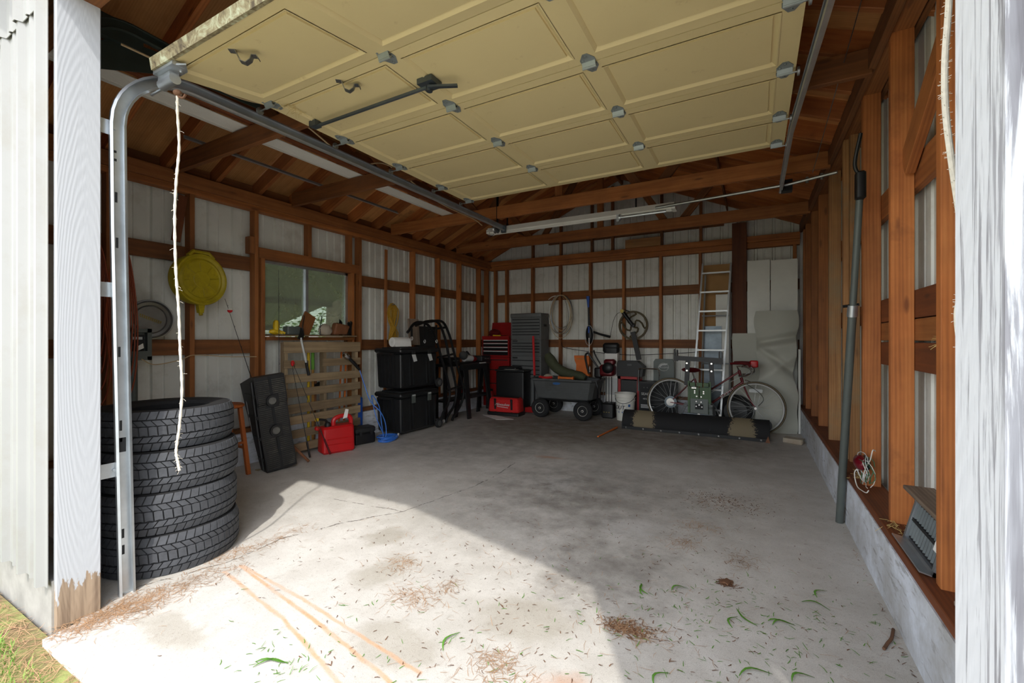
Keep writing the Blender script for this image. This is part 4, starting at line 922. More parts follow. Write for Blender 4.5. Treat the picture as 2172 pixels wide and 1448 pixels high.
part('loose_sheet', MB().strip([(0, .063), (-.03, .055), (-.055, .03), (-.062, 0), (-.066, -.04), (-.07, -.058)], -.138, .138, lambda a, b, h: (h, a, b), .001), 'paper', pt)

# ---- yellow rope bundle
yr = thing('rope_bundle', 'bundle of yellow rope looped over a stud above the totes', 'rope')
random.seed(11)
for k in range(13):
    w = .03+.05*random.random(); c = 4.60+random.uniform(-.02, .02); xx = -4.47+.012*(k % 5); zt = 1.76-random.random()*.05; zb = 1.20+random.random()*.08
    p = [(xx, c, zt), (xx, c-w, zt-.06), (xx, c-w*.8, zt-.2), (xx+.01, c+w*.2, zt-.32), (xx, c+w*.9, zb+.08), (xx, c+w*.4, zb), (xx, c-w*.6, zb+.04), (xx+.01, c-w*.1, zt-.34), (xx, c+w*.8, zt-.2), (xx, c+w, zt-.06), (xx, c, zt)]
    part('strand', MB().tube(spline(p, 5), .0065, 6), 'yellow_rope', yr)
part('peg', MB().tube([(-4.50, 4.60, 1.735), (-4.40, 4.60, 1.745)], .008, 6), 'steel', yr)
o = board('leaning_lath', (-4.487, 4.50, .36), (-4.487, 4.525, 2.5), .02, .045, 'fir', None); tag(o, 'thin pale lath leaning on the left wall beside the yellow rope', 'lath')

# ---- things on the window sill
sh = MB().span((-4.56, 2.86, 1.285), (-4.41, 3.86, 1.30))
o = board('sill_shelf', (-4.47, 2.84, 1.293), (-4.47, 3.92, 1.293), .17, .018, 'old_wood', None); tag(o, 'narrow wooden shelf board on the window sill', 'shelf')
ZS = 1.303
yg = thing('yellow_gloves', 'crumpled bright yellow work gloves on the left end of the sill', 'gloves', (-4.46, 2.90, ZS))
part('palm', MB().ball((0, -.01, .03), .05, 14, 10, (.7, 1.35, .6)).jitter(.004), 'yellow', yg); part('cuff', MB().lathe([(.030, .05), (.032, .09), (.03, .13), (.018, .15), (.0001, .155)], 14, (0, .0, .0)).jitter(.003), 'yellow', yg)
for k in range(3): part('finger', MB().tube(spline([(.02, -.03+.03*k, .03), (.05, -.02+.03*k, .025), (.065, .0+.03*k, .012)]), .013, 8), 'yellow', yg)
tn = thing('tin_box', 'dark grey metal tin standing on the window sill', 'tin', (-4.45, 3.075, ZS)); part('can', MB().rbox((0, 0, .045), (.09, .16, .09), .012), 'panel_grey', tn); part('label', MB().span((-.02, .081, .0), (.03, .083, .085)), 'ink_light', tn, 0)
o = board('dark_plank', (-4.46, 3.21, ZS), (-4.50, 3.34, ZS+.235), .02, .155, 'fir_dark', None, (1, 0, 0)); tag(o, 'dark brown board leaning on the window sill', 'board')
rk = MB().ball((0, 0, .055), .09, 14, 10, (.55, 1.0, .85)).jitter(.007); 
for i, v in enumerate(rk.v): rk.v[i] = (v[0], v[1], max(v[2], 0))
single('rock', rk, 'stone', 'pale rounded rock resting on the window sill', 'rock', (-4.45, 3.505, ZS), smooth=60)
lb = MB().rbox((0, 0, .07), (.09, .20, .13), .02, rot=(0, 0, 0))
for i, v in enumerate(lb.v): lb.v[i] = (v[0], v[1]+v[2]*.35, v[2]-.25*v[1]*(v[2] > .06)*.7)
single('leather_pouch', lb, 'leather', 'brown leather tool pouch at the right end of the sill', 'pouch', (-4.45, 3.69, ZS))
for i, (y, s) in enumerate(((3.19, 1), (3.42, 1))):
    single('wire_rod', MB().tube(spline([(-4.43, y, ZS), (-4.44, y+.01, ZS+.1), (-4.46, y+.045, ZS+.22)]), .005, 6), 'black_metal', ('thin black rod left of the dark board on the sill', 'thin black rod right of the dark board on the sill')[i], 'rod')
pc = thing('pry_bar', 'black claw tool standing at the right end of the sill', 'pry bar', (-4.44, 3.84, ZS)); part('claw', MB().prism([(0, 0), (.03, 0), (.035, .1), (.05, .16), (.03, .18), (.02, .12), (.0, .17), (-.015, .15), (.005, .08)], -.012, .012, lambda a, b, h: (h, a, b)), 'black_metal', pc, 20)
bl = thing('trowel', 'small dark blade standing behind the leather pouch', 'blade', (-4.48, 3.745, ZS)); part('blade', MB().prism([(-.02, 0), (.03, 0), (.03, .16), (-.01, .20), (-.02, .15)], -.003, .003, lambda a, b, h: (h, a, b)), 'black_metal', bl, 0)
# ================================================================== things along the back wall
# ---- trunk-mounted bike rack
br = thing('bike_rack', 'black tubular car bike rack with straps leaning right of the totes', 'bike rack', (.0, .04, 0))
T3 = [[(4.398, 1.343), (4.563, 1.478), (4.807, 1.46), (4.982, 1.284), (5.123, .975), (5.269, .654), (5.327, .438), (5.269, .269), (5.156, .16), (5.10, .02)],
      [(4.563, 1.44), (4.807, 1.506), (5.046, 1.495), (5.201, 1.285), (5.315, .968), (5.433, .677), (5.493, .456), (5.433, .248), (5.269, .10), (5.22, .02)],
      [(4.756, 1.491), (5.123, 1.518), (5.292, 1.355), (5.409, 1.107), (5.53, .815), (5.655, .55), (5.68, .378), (5.592, .212), (5.433, .09), (5.38, .02)]]
for k, pts in enumerate(T3): part('arm', MB().tube(spline([(-4.02, y, z) for y, z in pts], 6), .019, 10), 'black_metal', br)
for y, z in ((5.0, 1.40), (5.2, 1.0), (5.42, .5)): part('crossbar', MB().tube([(-4.02, y-.16, z-.01), (-4.02, y+.22, z+.03)], .016, 8), 'black_metal', br)
for y0, z0, z1 in ((4.44, 1.40, 1.27), (4.70, 1.46, 1.23), (4.96, 1.46, 1.23), (5.13, .18, .06)):
    s = part('strap', MB().span((-3.985, y0-.018, z1+.02), (-3.98, y0+.018, z0)), 'black_plastic', br, 0); part('hook', MB().tube([(-3.98, y0+.018*math.sin(R(a)), z1-.004+.022*math.cos(R(a))) for a in range(0, 320, 30)], .005, 6), 'ink_light', s)
o = board('grey_board', (-4.30, 4.90, 1.17), (-4.33, 4.90, 1.55), .02, .22, 'weathered', None); tag(o, 'dark grey board standing on the tote behind the bike rack', 'board')
single('tall_dark_sheet', MB().span((-4.40, 5.06, .0), (-4.36, 5.45, 1.45)), 'dark_plastic', 'tall dark panel standing behind the bike rack arms', 'panel', smooth=0)

# ---- work table, sawhorse and the things on them
wt = thing('work_table', 'low black work table in the dark left back corner', 'table', (-4.335, 6.18, 0))
part('top', MB().span((-.12, -.68, .82), (.12, .68, .86)), 'black_plastic', wt, 0)
for sx in (-.09, .09):
    for sy in (-.63, .63): part('leg', MB().span((sx-.025, sy-.025, 0), (sx+.025, sy+.025, .82)), 'black_plastic', wt, 0)
part('lower_shelf', MB().span((-.11, -.65, .26), (.11, .65, .29)), 'black_plastic', wt, 0)
sw = thing('sawhorse', 'black plastic folding sawhorse before the work table', 'sawhorse', (-4.075, 6.10, 0))
part('beam', MB().span((-.04, -.36, .76), (.04, .36, .85)), 'black_plastic', sw, 0)
for sy in (-1, 1):
    for sx in (-1, 1):
        lg = part('leg', MB().prism([(sy*.29-.055, .78), (sy*.29+.055, .78), (sy*.33+.04, 0), (sy*.33-.04, 0)], -.014, .014, lambda a, b, h, sx=sx: (sx*(.035+.10*(.78-b)/.78)+h, a, b)), 'black_plastic', sw, 0)
part('brace', MB().span((-.06, -.30, .30), (.06, .30, .33)), 'dark_plastic', sw, 0); part('clamp', MB().span((.03, .12, .85), (.05, .3, .865)), 'ink_light', sw, 0)
gr = thing('hand_vacuum', 'white and red hand vacuum lying on the black work table', 'hand vacuum', (-4.33, 6.30, .92))
part('body', MB().tube([(0, -.12, 0), (0, 0, .01), (0, .1, .0)], [.045, .06, .055], 12), 'ink_light', gr); part('nozzle', MB().tube([(0, .1, 0), (0, .19, -.01), (0, .25, -.02)], [.055, .05, .025], 12), 'red_paint', gr); part('handle', MB().tube(spline([(0, -.1, .03), (0, -.04, .12), (0, .06, .05)]), .016, 8), 'dark_plastic', gr); part('head', MB().ball((0, -.14, .06), .075, 12, 8), 'grey_plastic', gr)
for i, (y, m, lab) in enumerate(((5.8, 'black_plastic', 'black plastic case lying on the near end of the work table'), (6.75, 'dark_plastic', 'dark tool case on the far end of the work table'))):
    t = thing('tool_case', lab, 'tool case', (-4.335, y-.02, .862)); part('case', MB().rbox((0, 0, .05), (.22, .3, .10), .02), m, t); part('handle', MB().tube([(.11, -.05, .05), (.14, -.04, .05), (.14, .04, .05), (.11, .05, .05)], .008, 6), 'grey_plastic', t)
rr = thing('drill', 'red cordless tool under the work table', 'power tool', (-4.30, 6.05, .292)); part('body', MB().rbox((0, 0, .1), (.06, .16, .07), .02), 'red_paint', rr); part('grip', MB().rbox((0, .03, .04), (.045, .05, .08), .015), 'black_plastic', rr)
rr = thing('fire_extinguisher', 'small red cylinder standing under the end of the work table', 'cylinder', (-4.13, 6.74, 0)); part('bottle', MB().lathe([(.05, 0), (.055, .02), (.055, .26), (.03, .31), (.02, .33)], 16), 'red_paint', rr); part('valve', MB().box((0, 0, .35), (.05, .03, .04)), 'black_plastic', rr, 0)

def chest(t, x0, x1, y, z0, z1, gaps, body, face, dark='ink', side=None, depth=.34, label_bar=None):
    """drawer cabinet: front at y; gaps are the z of the dark pulls above each drawer, top first"""
    part('cabinet', MB().span((x0, y+.012, z0), (x1, y+depth, z1)), body, t, 0)
    zz = gaps+[z0+.02]
    for a, b in zip(zz, zz[1:]):
        d = part('drawer', MB().span((x0+.025, y-.004, b+.012), (x1-.025, y+.014, a-.012)), face, t, 0)
        part('pull', MB().span((x0+.03, y+.002, a-.012), (x1-.03, y+.013, a+.004)), dark, d, 0)
        part('pull_rim', MB().span((x0+.03, y-.008, a-.018), (x1-.03, y-.002, a-.011)), face, d, 0)
CX0, CX1, CY = -3.82, -3.227, 6.90
c1 = thing('tool_chest', 'tall grey top tool chest with narrow drawers, uppermost of three stacked chests', 'tool chest', group='grey tool chests')
chest(c1, CX0, CX1, CY, 1.252, 1.64, [1.606, 1.55, 1.497, 1.44, 1.39, 1.34], 'grey_paint', 'grey_paint')
part('lid', MB().rbox(((CX0+CX1)/2, CY+.17, 1.675), (CX1-CX0+.02, .36, .075), .02), 'grey_paint', c1); part('side_handle', MB().span((CX1, CY+.12, 1.48), (CX1+.012, CY+.22, 1.52)), 'black_metal', c1, 0)
part('badge', MB().span((CX0+.04, CY-.006, 1.645), (CX0+.15, CY-.003, 1.665)), 'red_paint', c1, 0); part('sticker', MB().box((CX1-.12, CY-.006, 1.66), (.14, .003, .02), (0, -6, 0)), 'ink', c1, 0); part('lock', MB().lathe([(.0001, -.006), (.01, -.006), (.01, .01)], 10, ((CX0+CX1)/2, CY, 1.655), 'y'), 'chrome', c1)
c2 = thing('tool_chest', 'middle grey tool chest with four drawers and a lettered top rail', 'tool chest', group='grey tool chests')
chest(c2, CX0, CX1, CY, .962, 1.248, [1.19, 1.135, 1.09, 1.035], 'grey_paint', 'grey_paint'); part('top_rail', MB().span((CX0+.02, CY-.005, 1.205), (CX1-.02, CY+.013, 1.24)), 'grey_paint', c2, 0)
text('lettering', 'TOOLS', .03, 'ink', c2, (CX0+.10, CY-.006, 1.222), (90, 0, 0)) if 0 else part('badge', MB().span((CX0+.04, CY-.008, 1.214), (CX0+.14, CY-.004, 1.232)), 'ink', c2, 0)
c3 = thing('tool_cabinet', 'grey rolling tool cabinet at the bottom of the stack', 'tool cabinet', group='grey tool chests')
chest(c3, CX0, CX1, CY, .10, .958, [.886, .79, .725, .645, .571], 'grey_paint', 'grey_paint')
part('top_rail', MB().span((CX0+.02, CY-.005, .905), (CX1-.02, CY+.013, .95)), 'grey_paint', c3, 0); part('badge', MB().span((CX0+.04, CY-.008, .915), (CX0+.14, CY-.004, .94)), 'ink', c3, 0)
for x in (CX0+.06, CX1-.06):
    for y in (CY+.06, CY+.29): part('caster', MB().lathe([(.02, -.016), (.05, -.016), (.05, .016), (.02, .016)], 16, (x, y, .05), 'x'), 'rubber_dark', c3)

rc = thing('red_tool_chest', 'red top tool chest with its lid open left of the grey chests', 'tool chest')
chest(rc, -4.44, -3.87, 6.92, .935, 1.30, [1.24, 1.18, 1.11, 1.04], 'red_paint', 'black_metal', 'ink_light', depth=.30)
part('lid', MB().box((-4.13, 7.18, 1.44), (.50, .03, .26), (-12, 0, 0)), 'red_paint', rc, 0); part('tray_rail', MB().span((-4.44, 6.915, 1.26), (-3.87, 6.93, 1.315)), 'red_paint', rc, 0)
rcb = thing('red_cabinet', 'red lower cabinet under the open red tool chest', 'cabinet'); chest(rcb, -4.43, -3.88, 6.94, .03, .93, [.88, .70, .45], 'red_paint', 'red_paint', depth=.30)
single('plastic_bag', MB().ball((-4.24, 7.04, 1.37), .10, 12, 8, (1.2, .7, .75)).jitter(.008), 'maroon', 'crumpled dark bag lying in the open red tool chest', 'bag')
sd = thing('screwdriver', 'yellow screwdriver lying on top of the open red tool chest', 'screwdriver', (0, 0, .012)); part('handle', MB().tube([(-4.22, 6.95, 1.315), (-4.06, 6.97, 1.310)], .011, 8), 'yellow', sd); part('shank', MB().tube([(-4.06, 6.97, 1.31), (-3.95, 6.98, 1.31)], .005, 6), 'chrome', sd)
bx = thing('storage_box', 'dark storage box with pale rim behind the red tool bag', 'box', (-3.66, 6.70, 0)); part('bin', MB().rbox((0, 0, .36), (.55, .27, .70), .03), 'black_plastic', bx); part('rim', MB().rbox((0, 0, .72), (.58, .30, .03), .03), 'dark_plastic', bx); part('lid', MB().rbox((-.06, 0, .76), (.36, .24, .05), .03), 'black_plastic', bx); part('paper', MB().span((-.1, -.14, .738), (.12, -.02, .741)), 'paper', bx, 0)

# ---- floor jack
jk = thing('floor_jack', 'red floor jack with upright red handle before the grey cabinet', 'floor jack', (-3.27, 6.70, 0))
part('frame', MB().prism([(-.30, .03), (.10, .03), (.14, .10), (.08, .13), (-.20, .10), (-.32, .07)], -.07, .07, lambda a, b, h: (a, h-.02, b)), 'red_paint', jk, 20)
for x, r in ((-.27, .035), (.09, .045)):
    for y in (-.10, .06): part('wheel', MB().lathe([(.008, -.014), (r, -.014), (r, .014), (.008, .014)], 16, (x, y, r), 'y'), 'steel', jk)
part('saddle', MB().lathe([(.02, .10), (.045, .12), (.045, .135), (.02, .13)], 14, (-.25, -.02, 0)), 'steel', jk)
part('socket', MB().tube([(.03, -.02, .10), (.03, -.02, .22)], .024, 10), 'red_paint', jk); part('handle_sleeve', MB().tube([(.03, -.02, .65), (.005, -.02, 1.31)], .02, 10), 'red_plastic', jk); part('handle', MB().tube([(.03, -.02, .2), (.03, -.02, .66)], .014, 10), 'black_metal', jk)
# ---- red tool bag
bg_ = thing('tool_bag', 'red cloth tool bag with white lettering on the floor', 'bag', (-3.62, 6.385, 0), (0, 0, 3))
bb_ = MB().rbox((0, 0, .17), (.56, .26, .26), .05)
for i, v in enumerate(bb_.v): bb_.v[i] = (v[0]*(1-.2*(v[2]-.04)), v[1]*(1-.55*max(0, v[2]-.12)), v[2]-.04*abs(v[0])*(v[2] > .2))
part('pouch', bb_, 'red_cloth', bg_); part('base', MB().rbox((0, 0, .03), (.58, .28, .06), .02), 'black_plastic', bg_); part('zip', MB().tube([(-.24, 0, .30), (.24, 0, .295)], .008, 6), 'black_plastic', bg_)
for x in (-.14, .16): part('strap', MB().strip([(0, 0), (0, .1), (.0, .2), (.03, .27), (.07, .30)], x-.018, x+.018, lambda a, b, h: (h, -.135+a-.0, .05+b), .003) if 0 else MB().box((x, -.128, .16), (.035, .012, .24), (6, 0, 0)), 'black_plastic', bg_, 0)
text('lettering', 'Milwaukee', .062, 'ink_light', bg_, (-.01, -.136, .185), (83, 0, 0), shear=.25); part('underline', MB().box((0, -.137, .145), (.2, .003, .008), (0, 4, 0)), 'ink_light', bg_, 0)
single('paper_sheet', MB().prism([(-3.95, 6.17), (-3.72, 6.22), (-3.30, 6.05), (-3.52, 5.90)], .002, .006), 'paper', 'white paper sheet lying on the floor before the red tool bag', 'paper', smooth=0)

# ---- garden cart
gc_ = thing('garden_cart', 'grey plastic dump garden cart with pneumatic tires', 'cart', (-2.665, 6.74, 0))
tubm = MB(); prof = [(.44, .23, .30), (.47, .25, .32), (.53, .29, .58), (.56, .31, .60), (.56, .31, .625), (.515, .28, .61), (.46, .24, .35)]
ring = lambda a, b, z: [(a*cx_-.0, b*cy_, z) for cx_, cy_ in ((1, .7), (.9, 1), (-.9, 1), (-1, .7), (-1, -.7), (-.9, -1), (.9, -1), (1, -.7))]
vs = [p for q in prof for p in ring(*q)]; fs = [(k*8+i, k*8+(i+1) % 8, (k+1)*8+(i+1) % 8, (k+1)*8+i) for k in range(len(prof)-1) for i in range(8)]+[tuple(range(7, -1, -1)), tuple(48+i for i in range(8))]
tubm.add(vs, fs); part('tub', tubm, 'grey_plastic', gc_, 25)
for z in (.42, .50): part('tub_rib', MB().box((0, -.288+(.58-z)*.16, z), (.86, .012, .01)), 'grey_plastic', gc_, 0)
part('badge', MB().lathe([(.0001, -.004), (.05, -.004), (.05, .004)], 20, (0, 0, 0), 'y').xf(Matrix.Translation((-.08, -.288, .555)) @ Matrix.Diagonal((1.3, 1, .4, 1))), 'ink_blue', gc_)
fm = MB(); fm.tube([(-.42, -.2, .28), (.42, -.2, .28)], .016, 8); fm.tube([(-.42, .2, .28), (.42, .2, .28)], .016, 8); part('chassis', fm, 'black_metal', gc_)
for x in (-.36, .36): part('axle', MB().tube([(x, -.33, .15), (x, .33, .15)], .012, 8), 'black_metal', gc_)
wm = MB().lathe([(.075, -.03), (.09, -.045), (.13, -.045), (.15, -.025), (.152, 0), (.15, .025), (.13, .045), (.09, .045), (.075, .03)], 28, axis='y').mesh('wheel', 'rubber_dark')
rim = MB().lathe([(.0001, -.03), (.018, -.045), (.02, -.02), (.06, -.014), (.078, -.034), (.082, -.03), (.08, -.01), (.08, .03)], 24, axis='y').mesh('rim', 'white_paint')
for x in (-.36, .36):
    for y in (-.28, .28): w = link('wheel', wm, gc_, (x, y, .152)); link('rim', rim, w)
part('pull_handle', MB().tube(spline([(.40, -.1, .28), (.54, -.2, .27), (.60, -.3, .5), (.57, -.3, .62)]), .012, 8), 'black_metal', gc_)
du = MB().tube(spline([(-3.02, 6.72, 1.02), (-2.98, 6.74, .92), (-2.88, 6.78, .78), (-2.72, 6.82, .70), (-2.50, 6.84, .66), (-2.40, 6.84, .62)], 5), [.05, .06, .07, .08, .085, .09, .09, .09, .085, .085, .085, .085, .085, .085, .085, .08, .08, .08, .07, .07, .07, .07, .06, .06, .05, .05][:26], 12)
single('duffel_bag', du, 'olive', 'olive green duffel bag draped out of the garden cart', 'bag')
tj = thing('trowel_bag', 'pale cloth bundle in the left end of the garden cart', 'bundle', (-2.98, 6.66, .59)); part('bundle', MB().ball((0, 0, .03), .09, 12, 8, (1, .8, .7)).jitter(.006), 'stone', tj); part('red_strap', MB().tube(spline([(-.12, -.08, .05), (0, -.12, .04), (.12, -.1, .05)]), .02, 8), 'red_cloth', tj)
lv = MB().box((-2.62, 6.55, .642), (.26, .05, .03)); lv.box((-2.74, 6.55, .642), (.02, .052, .045)); lv.box((-2.50, 6.55, .642), (.02, .052, .045)); single('level', lv, 'orange', 'short orange spirit level lying along the cart rim', 'level', smooth=0)
oc = MB().prism([(-.13, 0), (.13, 0), (.10, .05), (.105, .14), (.13, .20), (.13, .33), (-.13, .33), (-.12, .25), (-.09, .18), (-.095, .08)], -.05, .05, lambda a, b, h: (a, h, b))
t = thing('orange_case', 'orange plastic case standing in the garden cart', 'case', (-2.50, 6.98, .655)); part('shell', oc, 'orange', t, 20); part('handle', MB().span((-.09, -.055, .27), (.09, -.05, .285)), 'handle_wood', t, 0)
# ---- tiller / engine group
en = thing('tiller', 'dark red and black garden tiller between the cart and the bucket', 'tiller', (-2.06, 6.94, 0))
part('engine', MB().rbox((.0, 0, .76), (.24, .22, .18), .05), 'maroon', en); part('recoil_cover', MB().lathe([(.0001, -.15), (.05, -.148), (.085, -.125), (.09, -.09)], 20, (.03, .0, .80), 'y'), 'black_metal', en); part('fuel_tank', MB().rbox((.03, .02, .89), (.18, .14, .09), .04), 'maroon', en); part('muffler', MB().rbox((-.14, -.03, .72), (.12, .14, .16), .03), 'black_metal', en)
for k in range(5): part('tine', MB().tube([(-.10+.045*k, -.05, .66), (-.10+.045*k, -.06, .22)], .007, 6), 'steel' if k % 2 else 'black_metal', en)
part('guard', MB().rbox((.02, .02, .12), (.20, .24, .24), .03), 'black_plastic', en); part('handlebar', MB().tube(spline([(-.1, -.05, .85), (-.18, -.08, 1.0), (-.20, -.1, 1.08)]), .012, 8), 'black_metal', en)
part('hose', MB().tube(spline([(-.14, -.05, .80), (-.26, -.05, .95), (-.31, -.05, 1.03), (-.36, -.05, .98), (-.34, -.05, .85), (-.30, -.05, .70)]), .016, 8), 'black_plastic', en)
for k in range(3): part('indicator', MB().box((-.03+.04*k, -.103, .10), (.02, .006, .01)), 'brass', en, 0)
bk = thing('backpack', 'black bag on top of the tall white carton beside the tiller', 'bag', (-2.05, 7.17, 1.032)); part('bag', MB().rbox((-.02, 0, .08), (.27, .13, .17), .05), 'black_plastic', bk); part('flap', MB().rbox((0, -.06, .04), (.2, .04, .10), .02), 'dark_plastic', bk)
ct = thing('carton', 'tall narrow white printed carton standing behind the tiller', 'carton', (-2.05, 7.17, 0)); part('carton', MB().span((-.10, -.065, 0), (.10, .065, 1.028)), 'paper', ct, 0)
part('print_mark', MB().lathe([(.018, -.0665), (.034, -.0665), (.034, -.065), (.018, -.065)], 18, (.03, 0, .90), 'y', True), 'ink', ct)
part('print_band', MB().span((-.10, -.0665, .35), (.10, -.065, .62)), 'ink_light', ct, 0)
# ---- black box, red crate, bucket
cr_ = thing('red_crate', 'red plastic crate behind the white bucket', 'crate', (-1.75, 7.14, .0)); 
for z in (.03, .62): part('rim', MB().span((-.17, -.1, z), (.17, .1, z+.04)), 'red_paint', cr_, 0)
for x in (-.15, .15):
    for y in (-.085, .085): part('post', MB().span((x-.02, y-.015, .0), (x+.02, y+.015, .66)), 'red_paint', cr_, 0)
part('core', MB().span((-.14, -.07, .04), (.14, .09, .60)), 'black_plastic', cr_, 0)
bx2 = thing('black_case', 'black angular case resting on the red crate', 'case', (-1.74, 7.13, .665)); part('case', MB().prism([(-.20, 0), (.20, 0), (.22, .16), (.12, .245), (-.18, .245), (-.20, .2)], -.1, .1, lambda a, b, h: (a, h, b)), 'black_plastic', bx2, 0); part('plate', MB().span((-.03, -.104, .17), (.04, -.1, .20)), 'grey_plastic', bx2, 0)
bu = thing('bucket', 'white plastic five gallon bucket with blue printing', 'bucket', (-1.76, 6.87, 0))
part('pail', MB().lathe([(.0001, .0), (.128, .0), (.132, .01), (.147, .30), (.155, .302), (.155, .312), (.148, .316), (.150, .345), (.158, .347), (.158, .357), (.151, .36), (.152, .395), (.162, .397), (.162, .42), (.150, .42), (.147, .39), (.128, .02), (.0001, .015)], 36), 'white_plastic', bu)
part('bail', MB().tube([(-.155*math.cos(R(a)), -.155*math.sin(R(a)), .36-.12*math.sin(R(a))+.03) for a in range(0, 181, 15)], .0035, 6), 'black_metal', bu)
lb_ = MB().lathe([(.1385, .09), (.1470, .25), (.1475, .25), (.1390, .09)], 48)
def wrap(name, poly, mat, z0):     # flat print bent round the pail
    mb = MB(); seg = []
    for a0, a1, b0, b1 in poly:
        n = 4
        for k in range(n):
            x0, x1 = a0+(a1-a0)*k/n, a0+(a1-a0)*(k+1)/n
            f = lambda a, z: ((.1335+.05*z)*math.sin(a/.14), -(.1335+.05*z)*math.cos(a/.14), z)
            mb.add([f(x0, b0), f(x1, b0), f(x1, b1), f(x0, b1)], [(0, 1, 2, 3)])
    part(name, mb, mat, bu, 0)
wrap('print_label', [(-.19, .06, .115, .265)], 'ink_light', 0); wrap('print_band', [(-.19, .055, .125, .145)], 'ink_blue', 0); wrap('print_square', [(.075, .11, .22, .26)], 'ink_blue', 0)
for k, ch in enumerate('OUT'):
    a = (-.105+.055*k)/.14; text('lettering', ch, .085, 'ink', bu, (.1475*math.sin(a), -.1475*math.cos(a), .205), (90, 0, math.degrees(a)), shear=.15)
# ---- battery charger with handle, and logo panel standing on it
wd = thing('battery_charger', 'black wheeled battery charger cabinet with chrome handle and lettering', 'battery charger', (-1.30, 7.08, 0))
part('cabinet', MB().span((-.27, -.12, .07), (.27, .12, .60)), 'black_metal', wd, 0); part('front_panel', MB().span((-.255, -.126, .09), (.255, -.12, .57)), 'ink', wd, 0)
part('handle', MB().tube(spline([(-.285, -.10, .45), (-.285, -.10, .74), (-.26, -.10, .795), (-.22, -.10, .80), (-.03, -.10, .80), (.01, -.10, .79), (.03, -.10, .75), (.03, -.10, .60)], 6), .010, 8), 'chrome', wd)
for x in (-.22, .2): wh = part('wheel', MB().lathe([(.02, -.02), (.065, -.02), (.068, 0), (.065, .02), (.02, .02)], 20, (x, -.15, .068), 'y'), 'grey_plastic', wd)
text('lettering', 'SEARS', .055, 'ink_light', wd, (-.16, -.128, .41), (90, 0, 0)); text('lettering', '40/2', .035, 'ink_light', wd, (-.18, -.128, .335), (90, 0, 0)); 
for k, (w_, z_) in enumerate(((.10, .235), (.20, .215), (.14, .195))): part('print_line', MB().span((-.24, -.129, z_), (-.24+w_, -.126, z_+.011)), 'ink_light', wd, 0)
for x in (-.2, -.15): part('switch', MB().span((x, -.132, .50), (x+.015, -.126, .52)), 'grey_plastic', wd, 0)
lg_ = thing('logo_panel', 'grey rounded panel with white round logo behind the bicycle wheel', 'panel', (-1.245, 7.228, .60))
part('panel', MB().prism([(-.155, 0), (.155, 0), (.155, .30), (.125, .345), (-.125, .345), (-.155, .30)], -.02, .02, lambda a, b, h: (a, h, b)), 'panel_grey', lg_, 20)
part('logo_ring', MB().tube([(.075*math.cos(R(a)), -.022, .22+.06*math.sin(R(a))) for a in range(0, 360, 12)], .004, 6, closed=True), 'ink_light', lg_)
part('logo_swoosh', MB().prism([(-.09, .21), (-.04, .265), (.06, .28), (.045, .25), (-.02, .245), (-.05, .22)], -.023, -.02, lambda a, b, h: (a, h, b)), 'ink_light', lg_, 0)
text('lettering', 'CROSSFER', .036, 'ink_light', lg_, (0, -.024, .212), (90, 0, 0))
# ---- wall-hung things
ch_ = thing('cable_coil', 'coil of grey cable hung on a back wall stud', 'cable')
random.seed(5)
for k in range(6):
    cx_, cz_ = -3.01+random.uniform(-.03, .03), 1.69+random.uniform(-.01, .05)-.015*k; rx_, rz_ = .20+random.uniform(-.03, .02), .35-random.random()*.09
    part('loop', MB().tube([(cx_+rx_*math.cos(R(a)), 7.27-.006*k, cz_+rz_*math.sin(R(a))+(2.04-cz_-rz_)*max(0, math.sin(R(a)))) for a in range(0, 360, 12)], .005, 6, closed=True), 'cream_wire' if k % 2 else 'steel', ch_)
part('loose_end', MB().tube(spline([(-3.05, 7.26, 2.03), (-3.16, 7.26, 2.02), (-3.24, 7.26, 1.97)]), .006, 6), 'white_plastic', ch_)
pd_ = thing('trimmer', 'blue and black long tool with silver shaft hanging on the back wall', 'tool', (-2.47, 7.22, 0))
part('top_handle', MB().tube([(-.02, 0, 1.99), (-.015, 0, 1.9), (-.01, 0, 1.8)], [.03, .022, .016], 8), 'blue', pd_); part('stem', MB().tube([(-.01, 0, 1.84), (.005, 0, 1.45)], [.014, .02], 8), 'black_plastic', pd_)
part('pod', MB().ball((.01, 0, 1.34), .16, 14, 10, (.42, .3, 1)), 'black_plastic', pd_); part('pod_trim', MB().tube([(.01+.075*math.cos(R(a)), -.03, 1.32+.17*math.sin(R(a))) for a in range(0, 360, 15)], .003, 5, closed=True), 'ink_light', pd_)
part('blue_strip', MB().tube([(.01, -.045, 1.47), (.012, -.05, 1.36)], .014, 8), 'blue', pd_); part('shaft', MB().tube([(.015, -.045, 1.28), (.03, -.04, .70)], .009, 8), 'chrome', pd_)
part('arm', MB().tube([(.08, 0, 1.38), (.2, 0, 1.34), (.37, 0, 1.295)], [.02, .018, .022], 8), 'black_plastic', pd_); part('string', MB().tube(spline([(.37, 0, 1.30), (.385, 0, 1.38), (.42, 0, 1.55), (.47, 0, 1.66), (.53, 0, 1.70)]), .004, 6), 'black_plastic', pd_)
fw = thing('flywheel', 'brown cast iron wheel with curved spokes mounted on the back wall', 'wheel', (-1.71, 7.17, 1.48))
part('rim', MB().lathe([(.205, -.018), (.235, -.018), (.235, .018), (.205, .018)], 44, axis='y', closed=True), 'flywheel_iron', fw); part('hub', MB().lathe([(.0001, -.04), (.03, -.04), (.035, -.02), (.035, .025), (.0001, .025)], 18, axis='y'), 'black_metal', fw)
